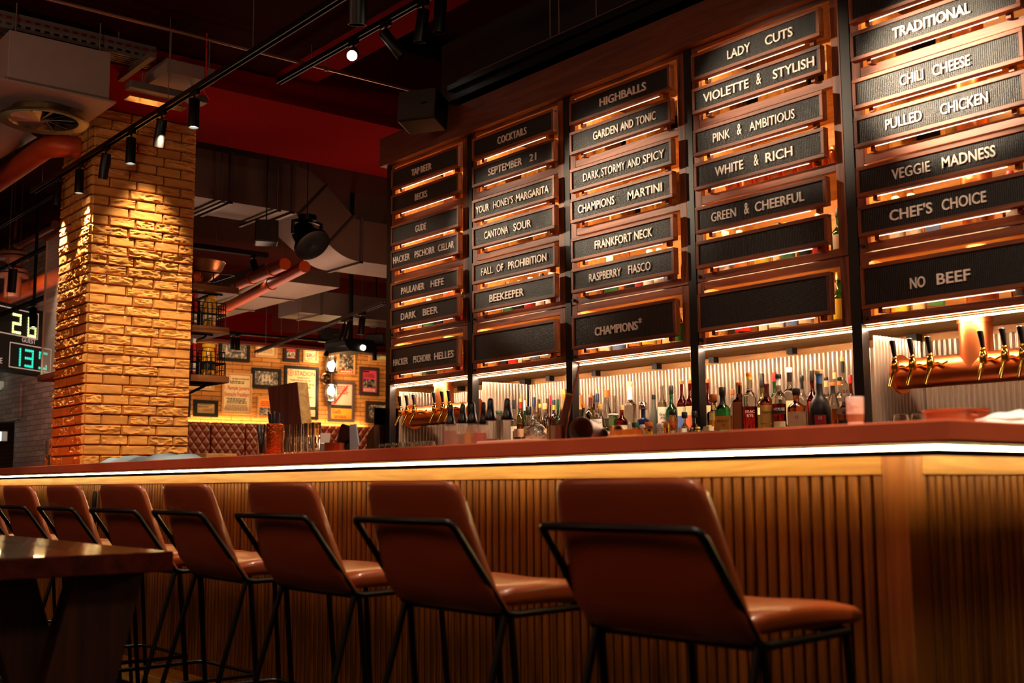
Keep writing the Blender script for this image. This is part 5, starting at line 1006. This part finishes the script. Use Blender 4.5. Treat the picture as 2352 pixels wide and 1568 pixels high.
def rect(a0, b0, a1, b1):
    w_ = .012; mb = MB(o)
    for c in ((a0, b0, a1, b0+w_), (a0, b1-w_, a1, b1), (a0, b0, a0+w_, b1), (a1-w_, b0, a1, b1)): mb.quad([sp2(c[0], c[1]), sp2(c[2], c[1]), sp2(c[2], c[3]), sp2(c[0], c[3])], SW)
    mb.build('digit_border', t, smooth=0)
DG = {'2': ['11111', '00001', '00001', '11111', '10000', '10000', '11111'], '8': ['11111', '10001', '10001', '11111', '10001', '10001', '11111'], '6': ['11111', '10000', '10000', '11111', '10001', '10001', '11111'], '1': ['00001']*7, '3': ['11111', '00001', '00001', '11111', '00001', '00001', '11111'], '5': ['11111', '10000', '10000', '11111', '00001', '00001', '11111'], '0': ['11111', '10001', '10001', '10001', '10001', '10001', '11111'], 'C': ['11111', '10000', '10000', '00000', '00000', '00001', '11111']}
def digit(ch, a, b, w_, h, m):
    mb = MB(o)
    for r, row in enumerate(DG[ch]):
        for c, k in enumerate(row):
            if k == '1': 
                ce = sp2(a+w_*c/4, b+h*(6-r)/6)+n_*.002; rr = .018; mb.add([ce+u*(rr*cos(i*pi/4))+V((0, 0, rr*sin(i*pi/4))) for i in range(8)], [tuple(range(8))], m)
    mb.build('led_digit', t, smooth=0)
k = H0/.80
digit('2', -.82, .47*k, .135, .235*k*.9, DY); digit('8', -.53, .46*k, .135, .235*k*.9, DY); rect(-1.4, .43*k, -.34, .755*k)
digit('1', -.80, .085*k, .135, .19*k, DT); digit('3', -.56, .085*k, .135, .19*k, DT); digit('C', -.29, .085*k, .135, .19*k, DT); rect(-.86, .04*k, -.06, .345*k)
mb = MB(o); mb.text('GUEST', sp2(-.64, .37*k), u, (0, 0, 1), .055*k*1.1, SW, width=.26, d=.002); mb.text('E', sp2(-1.02, .07*k), u, (0, 0, 1), .07*k, SW, d=.002); mb.build('lettering', t, smooth=0)
for f in (-.3, -1.5): mb = MB(o); mb.tube([B3(f, H0, .1), B3(f, 4.75-zb0, .1)], .02, BLACK, 8); mb.build('hanger_rod', t)
# exit light over the passage, second light at the photo edge
for (px, py, hw, hh), lab in (((11, 1002, 6, 10), 'small glowing pale green exit light over the dark passage'), ((0, 885, 3, 9), 'glowing exit light cut by the left edge of the photo, above the passage')):
    c = PY(px, py, YG-.05); s = mpp(c); t = thing('exit_light', lab, 'exit light', (c.x, YG-(.0302 if px else 0), c.z)); 
    mb = MB(); mb.box((-hw*s*1.5, -.09, -hh*s*1.1), (hw*s*1.5, 0, hh*s*1.1), M('exit_case', '#c8d8d4', .5)); mb.build('case', t, smooth=0, bevel=.004)
    mb = MB(); mb.box((-hw*s*1.35, -.093, -hh*s), (hw*s*1.35, -.0905, hh*s*.95), M('exit_glow', '#b8f0e4', emit=5)); mb.build('lit_panel', t, smooth=0)
    point((c.x, YG-.3, c.z), 1.2, (.6, 1, .9), .05)
# pipes and fittings in the dark at the far left
t = thing('valve_pipe', 'red-brown sprinkler pipe with flanged valve in the dark at left', 'pipe', PY(32, 600, 4.6)); o = t.location; VP = M('valve_paint', '#8a5038', .35, .5)
c = V(o); mb = MB(o); a, b = PY(-60, 568, 4.6), PY(125, 590, 4.6); b = V((b.x, a.y, a.z)); mb.cyl((a.x, 4.6, c.z+.2), (b.x, 4.6, c.z+.2), .06, VP, 16); mb.build('cross_pipe', t)
mb = MB(o); mb.cyl((c.x, 4.6, c.z+.2), (c.x, 4.6, c.z-.5), .11, VP, 18)
for z in (.08, .02, -.16, -.22): mb.cyl((c.x, 4.6, c.z+z), (c.x, 4.6, c.z+z+.035), .2, VP, 18)
mb.build('valve_body', t); mb = MB(o); mb.cyl((c.x, 4.6, c.z+.26), (c.x, 4.6, 4.75), .02, VP, 8); mb.build('hanger_rod', t)
a, b = PY(-40, 668, 5.0), PY(125, 684, 5.0); z = (a.z+b.z)/2; mb = MB(); mb.cyl((a.x-1, 5.0, z), (b.x+1.5, 5.0, z), .11, COPPERD, 20); tag(mb.build('copper_pipe'), 'horizontal copper red pipe above the scoreboard', 'pipe')
a = PY(0, 618, 4.2); track([(a.x-1, 4.2, a.z), (-10.45, 4.2, a.z)], 'dark light track above the scoreboard', rods=((.3, 4.75), (.7, 4.75)))
p = PY(30, 625, 4.2); lamp((p.x, 4.2, a.z-.03), (-.15, 0, -.98), 'dark spotlight above the scoreboard', L=.3, dia=.11, lit=False)
p = PY(77, 700, 3.5); tq = track([(p.x-2, 3.5, p.z+.05), (-10.1, 3.5, p.z+.05)], 'low black track passing in front of the scoreboard top', rods=((.3, 4.75), (.8, 4.75))); lamp((p.x, 3.5, p.z+.02), (.12, 0, -.98), 'lit spotlight hanging in front of the scoreboard digits', L=.2, dia=.075)
a = PY(20, 505, 4.1); track([(a.x-1, 4.1, a.z), (-9.8, 4.1, a.z)], 'highest light track in the dark left of the column', rods=((.2, 4.75), (.5, 4.75)))
# ================================================================= THINGS ON THE COUNTER
def onbar(cx, Y): p = PY(cx, 1000, Y); return p.x
def pourer(cx, capt, capb, hw, Y, liq, lab):
    x = onbar(cx, Y); b = V((x, Y, HC)); zt, zb = PY(cx, capt, Y).z-HC, PY(cx, capb, Y).z-HC; r = hw*mpp((x, Y, 1.2))
    t = thing('syrup_bottle', lab, 'bottle', b, group='black topped syrup bottles'); k = zb
    mb = MB(); mb.lathe([(r*.95, 0), (r, .006), (r, k*.62), (r*.9, k*.75), (r*.6, k*.93), (r*.5, k*1.02)], (0, 0, 0), THIN, 24); mb.build('bottle_body', t, smooth=50)
    if liq: mb = MB(); mb.lathe([(r*.88, .006), (r*.93, .01), (r*.93, k*liq[1]), (0, k*liq[1])], (0, 0, 0), liq[0], 24); mb.build('syrup', t, smooth=50)
    mb = MB(); h = zt-zb; mb.lathe([(r*.82, k), (r*.86, k+.008), (r*.62, k+h*.3), (r*.5, k+h*.55), (r*.42, k+h*.88), (r*.3, k+h*.98), (r*.1, zt)], (0, 0, 0), M('pourer_rubber', '#0c0a0a', .22), 20); mb.build('pourer_cap', t, smooth=60); return t
SY = {k: M('syrup_'+k, h, .15, spec=.5) for k, h in dict(red='#c01010', orange='#c8501c', amber='#b87424', cream='#d8b47c', yellow='#e0a010', rose='#d84030').items()}
pourer(1035, 928, 978, 15, 2.56, (SY['orange'], .8), 'first syrup bottle from the left with black pourer, orange syrup')
pourer(1063, 926, 972, 15, 2.62, (SY['cream'], .6), 'syrup bottle with slender black pourer and cream syrup')
pourer(1085, 923, 972, 15, 2.56, (SY['amber'], .8), 'syrup bottle with thick black pourer and amber syrup')
pourer(1111, 923, 976, 13, 2.75, None, 'clear bottle whose black pourer shows behind the red syrup bottle')
pourer(1127, 914, 966, 17, 2.50, (SY['red'], .32), 'tallest syrup bottle with wide black pourer and red syrup')
pourer(1166, 914, 964, 17, 2.50, (SY['cream'], .1), 'clear syrup bottle with black pourer standing alone at right')
tum = [(1022, 'glass tumbler at the left end of the ribbed glasses', None), (1049, 'second ribbed tumbler, empty', None), (1079, 'ribbed tumbler of yellow juice', 'yellow'), (1103, 'ribbed tumbler of bright red juice', 'red')]
for cx, lab, lq in tum:
    Y = 2.36; x = onbar(cx, Y); t = thing('ribbed_tumbler', lab, 'glass', (x, Y, HC), group='ribbed tumblers before the syrup bottles'); r, h = .026, PY(cx, 975, Y).z-HC
    mb = MB(); pr = [(r*.9, 0)]+[(r*(1+.05*(i % 2)), h*(.05+.9*i/9)) for i in range(10)]+[(r, h), (r*.86, h), (r*.84, .01), (0, .01)]; mb.lathe(pr, (0, 0, 0), THIN, 24); mb.build('glass', t, smooth=30)
    if lq: mb = MB(); mb.lathe([(r*.8, .011), (r*.82, h*.62), (0, h*.62)], (0, 0, 0), SY[lq], 20); mb.build('juice', t)
mb = MB(); a = onbar(1105, 2.32); b_ = onbar(1215, 2.32); mb.box((a, 2.3, HC), (b_, 2.62, HC+.012), M('pale_mat', '#e8b89c', .6)); 
mt = mb.build('bar_mat', smooth=0, bevel=.003); tag(mt, 'pale bar mat under the syrup bottles at right', 'mat'); mt.location.z = .0
for o_ in [o for o in COL.objects if o.name.startswith('syrup_bottle') and o.parent is None and o.location.x > a-.03 and o.location.y < 2.63]: o_.location.z = HC+.0125
Y = 2.45; x = onbar(1232, Y); t = thing('metal_scoop', 'crumpled shiny metal ice bowl reflecting a square light', 'bowl', (x, Y, HC)); mb = MB(); rr = 26*mpp((x, Y, 1.15))
mb.lathe([(.0, 0), (rr*.55, .004), (rr*.95, rr*.5), (rr, rr*.9), (rr*.86, rr*1.4), (rr*.5, rr*1.75), (0, rr*1.85)], (0, 0, 0), M('hammered_chrome', '#b8a498', .08, 1, bump=.9, bscale=60, bdist=.01), 28); mb.build('bowl_body', t, smooth=60)
x = onbar(1283, Y); t = thing('mixing_tin', 'dark metal mixing tin with steel rim holding a muddler', 'cup', (x, Y, HC)); h = PY(1283, 975, Y).z-HC; r = 20*mpp((x, Y, 1.15))
mb = MB(); mb.lathe([(r*.9, 0), (r, h-.006), (r*1.04, h-.004), (r*1.04, h), (r*.94, h), (r*.85, .006), (0, .006)], (0, 0, 0), M('dark_steel', '#6a5c54', .25, 1), 28); mb.build('tin_body', t, smooth=40)
p0, p1 = PY(1290, 1000, Y), PY(1308, 905, Y); mb = MB(); mb.tube([(x-.002, Y, HC+.012), tuple(p1)], [.013, .012], M('muddler_wood', '#4a2c20', .5), 12); tag(mb.build('muddler'), 'brown wooden muddler standing in the mixing tin', 'muddler')
p1 = PY(1329, 842, Y+.01); mb = MB(); mb.tube([(x+.012, Y+.01, HC+.012), tuple((V((x+.012, Y+.01, HC+.012))+V(p1))/2), tuple(p1)], .003, M('copper_rod', '#a06a50', .25, 1), 8); mb.lathe([(0, 0), (.006, .004), (.006, .01), (0, .016)], p1, MATS['copper_rod'], 10); tag(mb.build('bar_spoon'), 'long thin copper bar spoon rising from the mixing tin', 'spoon')
x = onbar(1336, 2.5); t = thing('shaker_tin', 'steel shaker tin lying with its round mouth towards the room', 'cup', (x, 2.5, HC)); r = 29*mpp((x, 2.5, 1.15)); ax = V((.45, -.9, .0)).normalized()
mb = MB(); mb.lathe([(0, .012), (r*.72, .008), (r*.74, 0), (r*.98, .12), (r*1.03, .125), (r, .13), (r*.94, .124), (r*.68, .01), (0, .014)], (0, .06, r*.97), M('brushed_steel', '#a08e82', .4, .8), 32, axis=ax); mb.build('tin_body', t, smooth=40)
for cx, r_, lab in ((1402, 15, 'small steel jigger lying on its side beside the shaker tin'), (1438, 11, 'little steel jigger above the brush')):
    x = onbar(cx, 2.6); r = r_*mpp((x, 2.6, 1.15)); t = thing('jigger', lab, 'cup', (x, 2.6, HC)); mb = MB(); z = r if r_ == 15 else .035
    mb.lathe([(0, .002), (r*.5, 0), (r, .05), (r*.92, .05), (r*.42, .006), (0, .006)], (0, 0, z), MATS['brushed_steel'], 24, axis=V((.3, -1, .1))); mb.build('jigger_cup', t, smooth=40)
    if r_ != 15: mb = MB(); mb.box((-.03, -.02, 0), (.03, .05, z-r*.6), BLACK); mb.build('rest', t, smooth=0)
x0, x1 = onbar(1404, 2.4), onbar(1472, 2.4); t = thing('bar_brush', 'orange bristled brush lying bristles up on the bar', 'brush', ((x0+x1)/2, 2.4, HC)); L = (x1-x0)/2
mb = MB(); mb.box((-L, -.02, 0), (L, .02, .012), OAKL); mb.build('brush_back', t, smooth=0, bevel=.003)
mb = MB(); BR = M('bristles', '#e08a34', .7); rr = random.Random(2)
for i in range(220): px, py = rr.uniform(-L+.004, L-.004), rr.uniform(-.016, .016); mb.tube([(px, py, .012), (px+rr.uniform(-.004, .004), py, .012+rr.uniform(.012, .02))], [.0018, .001], BR, 4, cap=False)
tag(mb.build('bristles', t), kind='stuff')
# white paper cup near the corner, copper pan and folded napkins
Y = 2.55; x = onbar(1967, Y); t = thing('paper_cup', 'white crumpled cup standing near the bar corner', 'cup', (x, Y, HC)); h = PY(1967, 911, Y).z-HC; r = 20*mpp((x, Y, 1.15))
mb = MB(); mb.lathe([(r*.86, 0), (r*.88, h*.3), (r*.95, h*.5), (r*1.0, h*.95), (r*.96, h), (r*.9, h*.96), (r*.8, .008), (0, .008)], (0, 0, 0), M('cup_paper', '#fff0e2', .6, bump=.6, bscale=25, bdist=.01), 20); mb.build('cup_body', t, smooth=50)
mb = MB(); mb.lathe([(r*.885, h*.28), (r*.965, h*.5)], (0, 0, 0), M('cup_band', '#b8845c', .6), 20); mb.build('cup_band', t, smooth=50)
Y = 2.8; p = PY(2195, 950, Y); t = thing('copper_pan', 'wide low copper pan with a handle on the bar corner', 'pan', (p.x, Y, HC)); r = 70*mpp((p.x, Y, 1.15)); h = PY(2195, 941, Y).z-HC
mb = MB(); mb.lathe([(r*.95, 0), (r, .01), (r, h-.008), (r*1.05, h-.004), (r*1.05, h), (r*.96, h-.002), (r*.93, .01), (0, .01)], (0, 0, 0), M('pan_copper', '#c87c54', .4, .5), 48); mb.build('pan_body', t, smooth=40)
mb = MB(); mb.tube([(r*.8, -r*.62, h*.7), (r*1.0, -r*.78, h*.72), (r*.98, -r*.5, h*.72)], .006, CHROME, 8); mb.build('handle', t)
mb = MB(); c = PY(2330, 955, 2.63); cx, cy = c.x, 2.63
def fold(u, v, k=0): 
    a, b = u*2-1, v*2-1; e = max(0, 1-abs(a)**3)*max(0, 1-abs(b)**3); return (cx+a*.085, cy+b*.09, HC+.002+k+(.016+.006*sin(a*5+k*90)*cos(b*4))*e)
mb.sheet(lambda u, v: fold(u, v), 20, 12, WHITE); mb.sheet(lambda u, v: (lambda p: (cx+(p[0]-cx)*.75, cy+(p[1]-cy)*.7, p[2]+.012))(fold(u, v, .003)), 20, 12, WHITE); ob = mb.build('folded_napkins', smooth=60); tag(ob, 'white folded cloth heap at the right edge of the photo', 'cloth'); md = ob.modifiers.new('t', 'SOLIDIFY'); md.thickness = .004
# left group: straws, copper beaker, stacked glasses
def straws(x, Y, z, r, n, L, lab):
    rr = random.Random(int(abs(x)*100))
    for i in range(n):
        a = rr.uniform(0, 2*pi); tl = rr.uniform(.5, .9)*r; b = V((x+cos(a)*r*.3, Y+sin(a)*r*.3, z)); e = V((x+cos(a)*(tl+.01), Y+sin(a)*(tl+.01), z+L*rr.uniform(.92, 1)))
        mb = MB(); mb.tube([b, e], .0036, M('straw_dark', '#22262c', .3), 8, cap=False); tag(mb.build('drinking_straw'), lab, 'straw', lab)
Y = 2.34; x = onbar(601, Y); t = thing('straw_glass', 'small clear glass holding dark straws, left of the copper beaker', 'glass', (x, Y, HC)); r = 10*mpp((x, Y, 1.2)); h = PY(601, 1010, Y).z-HC
mb = MB(); mb.lathe([(r*.9, 0), (r, h), (r*.88, h), (r*.8, .012), (0, .012)], (0, 0, 0), G['clear'], 24); mb.build('glass', t, smooth=40); straws(x, Y, HC+.014, r*.7, 7, PY(601, 981, Y).z-HC, 'dark drinking straw in the small clear glass')
x = onbar(631, Y-.02); t = thing('copper_beaker', 'hammered copper beaker full of straws', 'beaker', (x, Y-.02, HC)); r = 19*mpp((x, Y, 1.2)); h = PY(631, 974, Y).z-HC
mb = MB(); mb.lathe([(r*.97, 0), (r, .004), (r, h-.003), (r*.99, h), (r*.93, h), (r*.92, .01), (0, .01)], (0, 0, 0), M('hammered_copper', '#d86a30', .22, 1, bump=.7, bscale=90, bdist=.006), 32); mb.build('beaker_body', t, smooth=40); straws(x, Y-.02, HC+.012, r*.85, 11, PY(631, 951, Y).z-HC, 'dark drinking straw in the hammered copper beaker')
g0 = None
for row, (Y, zz) in enumerate(((2.36, 0), (2.46, 0))):
    for i in range(5):
        cx = 658+17*i-row*4; x = onbar(cx, Y); r = 10.5*mpp((x, Y, 1.2)); h = PY(cx, 976-row*3, Y).z-HC
        lab = ('front' if row == 0 else 'rear')+' row tall glass, '+['beside the copper beaker', 'second from the beaker', 'middle of its row', 'second from the right end', 'at the right end of its row'][i]
        if g0 is None:
            g0 = thing('tall_glass', lab, 'glass', (x, Y, HC), group='tall glasses beside the copper beaker'); mb = MB(); n = 28; prof = [(r*.84, 0), (r*.88, .008), (r*.93, h*.55), (r, h*.58), (r*.96, h*.62), (r*1.02, h*.66), (r*.97, h*.72), (r*1.03, h*.78), (r, h*.84), (r*1.04, h*.9), (r*1.0, h), (r*.93, h), (r*.82, .014), (0, .014)]
            mb.lathe(prof, (0, 0, 0), G['clear'], n); mb.build('glass', g0, smooth=30)
        else: dup(g0, (x, Y, HC), 0, lab)
# wooden menu stand, till, card, boxes
Y = 2.78; a, b, c, d = PY(615, 889, Y), PY(682, 877, Y), PY(696, 976, Y), PY(631, 985, Y); t = thing('menu_stand', 'dark wooden board stand with a lit pale edge behind the glasses', 'stand', (a.x, Y, HC))
mb = MB(t.location); MW = wood('menu_wood', '#3a1c0e', '#5c3018', 'Z'); zb = HC+.001; e = .05
mb.add([V((d.x+.02, Y, zb)), V((c.x+.02, Y, zb)), b, a]+[p+V((0, .004, 0)) for p in (V((d.x+.02, Y, zb)), V((c.x+.02, Y, zb)), b, a)], [(0, 1, 2, 3), (7, 6, 5, 4), (0, 4, 5, 1), (1, 5, 6, 2), (2, 6, 7, 3), (3, 7, 4, 0)], MW); mb.build('front_board', t, smooth=0)
mb = MB(t.location); q = [V((d.x+.02, Y+.0045, zb)), V((c.x+.02, Y+.0045, zb)), V(b)+V((0, .0045, 0)), V(a)+V((0, .0045, 0))]; mb.add(q+[p+V((0, .055, 0)) for p in q], [(0, 1, 2, 3), (7, 6, 5, 4), (0, 4, 5, 1), (1, 5, 6, 2), (2, 6, 7, 3), (3, 7, 4, 0)], OAKL); mb.build('side_edge', t, smooth=0)  # paler oak puts the light on this edge into its colour
Y = 2.72; p = PY(800, 1000, Y); t = thing('till_terminal', 'black tilted till screen seen from its back', 'cash register', (p.x, Y, HC)); s = mpp((p.x, Y, 1.2))
R = Matrix.Rotation(.5, 3, 'Y'); mb = MB(); mb.cbox((-8*s, 0, 46*s), (12*s, 40*s, 58*s), M('till_plastic', '#0e0c0c', .25), Matrix.Rotation(.5, 3, 'Y') @ Matrix.Rotation(-.5, 3, 'Z')); mb.build('screen', t, smooth=0, bevel=.01)
mb = MB(); mb.tube([(-2*s, 0, 0), (0, .01, 30*s)], .02, BLACK, 10); mb.lathe([(.05, 0), (.05, .01), (.02, .02)], (0, 0, 0), BLACK, 20); mb.build('foot', t)
Y = 2.5; p = PY(812, 1000, Y); s = mpp((p.x, Y, 1.2)); t = thing('blue_card_stand', 'blue-grey trapezoid card standing before the till', 'card', (p.x, Y, HC)); zz = PY(812, 974, Y).z-HC
mb = MB(); mb.prism([(-15*s, 0), (16*s, 0), (16*s, zz*.28), (22*s, zz*.3), (8*s, zz), (-18*s, zz)], .006, M('blue_card', '#7e8e9c', .8)); mb.build('card', t, smooth=0); mb = MB(); mb.box((-8*s, .007, 0), (8*s, .03, .02), BLACK); mb.build('card_foot', t, smooth=0)
Y = 2.42; p = PY(768, 1000, Y); r = 23*mpp((p.x, Y, 1.2)); zz = PY(768, 1017, Y).z-HC; mb = MB(); mb.lathe([(r*.98, 0), (r, zz), (r*.92, zz), (r*.9, .006), (0, .006)], (p.x, Y, HC), M('pot_copper', '#a8502c', .3, .9), 32); tag(mb.build('copper_pot', smooth=40), 'low copper pot before the till', 'pot')
Y = 2.66; p = PY(738, 1000, Y); s = mpp((p.x, Y, 1.2)); t = thing('napkin_holder', 'steel napkin box with white napkins beside the glasses', 'napkin holder', (p.x, Y, HC)); zz = PY(738, 1016, Y).z-HC
mb = MB(); mb.box((-16*s, -.05, 0), (16*s, .05, zz), MATS['brushed_steel']); mb.build('box', t, smooth=0, bevel=.006); mb = MB()
for i in range(5): mb.cbox((-8*s+i*4*s, 0, zz+.02), (.003, .07, .045), WHITE, Matrix.Rotation(.12*(i-2), 3, 'Y'))
mb.build('napkins', t, smooth=0)
# blue cloth, cutting board and water glass near the column
Y = 2.5; c0, c1 = onbar(268, Y), onbar(440, Y); mb = MB()
def cloth(u, v):
    f = abs(sin(u*14+v*2))*.6+abs(sin(u*5.1+1-v))*.4; e = min(1, min(u, 1-u)*8)*min(1, min(v, 1-v)*5); return (c0+(c1-c0)*u, 2.36+.28*v, HC+.003+e*(.014+.034*f*(1-.5*abs(v-.5))))
CLM = M('blue_cloth', '#9ab0c0', .9); mb.sheet(cloth, 60, 12, CLM); ob = mb.build('bar_cloth', smooth=70); tag(ob, 'light blue crumpled cloth lying on the bar before the column', 'cloth'); ob.modifiers.new('t', 'SOLIDIFY').thickness = .002
a = onbar(428, 2.62); b = onbar(458, 2.62); mb = MB(); mb.box((a-.35, 2.66, HC), (b, 2.84, HC+.05), wood('cutting_board_wood', '#a8702a', '#d09a48', 'X')); tag(mb.build('cutting_board', smooth=0, bevel=.006), 'thick wooden cutting board behind the blue cloth', 'board')
Y = 2.7; x = onbar(112, Y); s = mpp((x, Y, 1.2)); t = thing('water_glass', 'slim water glass at the left side of the column', 'glass', (x, Y, HC)); h = PY(112, 1011, Y).z-HC; mb = MB(); mb.lathe([(6*s, 0), (7*s, h), (6.4*s, h), (5.4*s, .012), (0, .012)], (0, 0, 0), G['clear'], 20); mb.build('glass', t, smooth=40); mb = MB(); mb.lathe([(5.3*s, .013), (5.9*s, h*.5), (0, h*.5)], (0, 0, 0), G['pale'], 16); mb.build('water', t)
# glasses upside down on the back counter
g0 = None
for i in range(13):
    x = -6.42+i*.075 if i < 8 else -2.62+(i-8)*.08
    if i < 8: lab, gp = 'upturned beer glass under the far copper tower', 'beer glasses under the far tower'
    else: lab, gp = 'upturned beer glass under the near copper tower', 'beer glasses under the near tower'
    if g0 is None:
        g0 = thing('beer_glass', lab, 'glass', (x, 4.16, ZB+.001), group=gp); mb = MB(); mb.lathe([(.034, 0), (.034, .012), (.03, .034), (.026, .036), (0, .034), (0, .03), (.024, .03), (.031, .0)], (0, 0, 0), G['clear'], 20); mb.build('glass', g0, smooth=30)
    else: c = dup(g0, (x, 4.16, ZB+.001), 0, lab); c['group'] = gp
# stepped dark cabinet end beside the far post
x0_ = LX[0]; pts = [(PY(px, py, 4.14).x, PY(px, py, 4.14).z) for px, py in ((840, 1035), (842, 1000), (870, 975), (868, 935), (886, 932), (886, 1035))]
pts = [(min(x, LX[0]-.045), z) for x, z in pts]; pts[0] = (pts[0][0], 0); pts[-1] = (LX[0]-.045, 0); pts[-2] = (LX[0]-.045, pts[-2][1])
mb = MB(); mb.prism(pts, .4, wood('dark_cabinet', '#2e150c', '#4a2414', 'Z'), o=(0, 4.14, 0)); tag(mb.build('stepped_cabinet', smooth=0, bevel=.004), 'dark stepped wooden cabinet side left of the black post', 'cabinet')
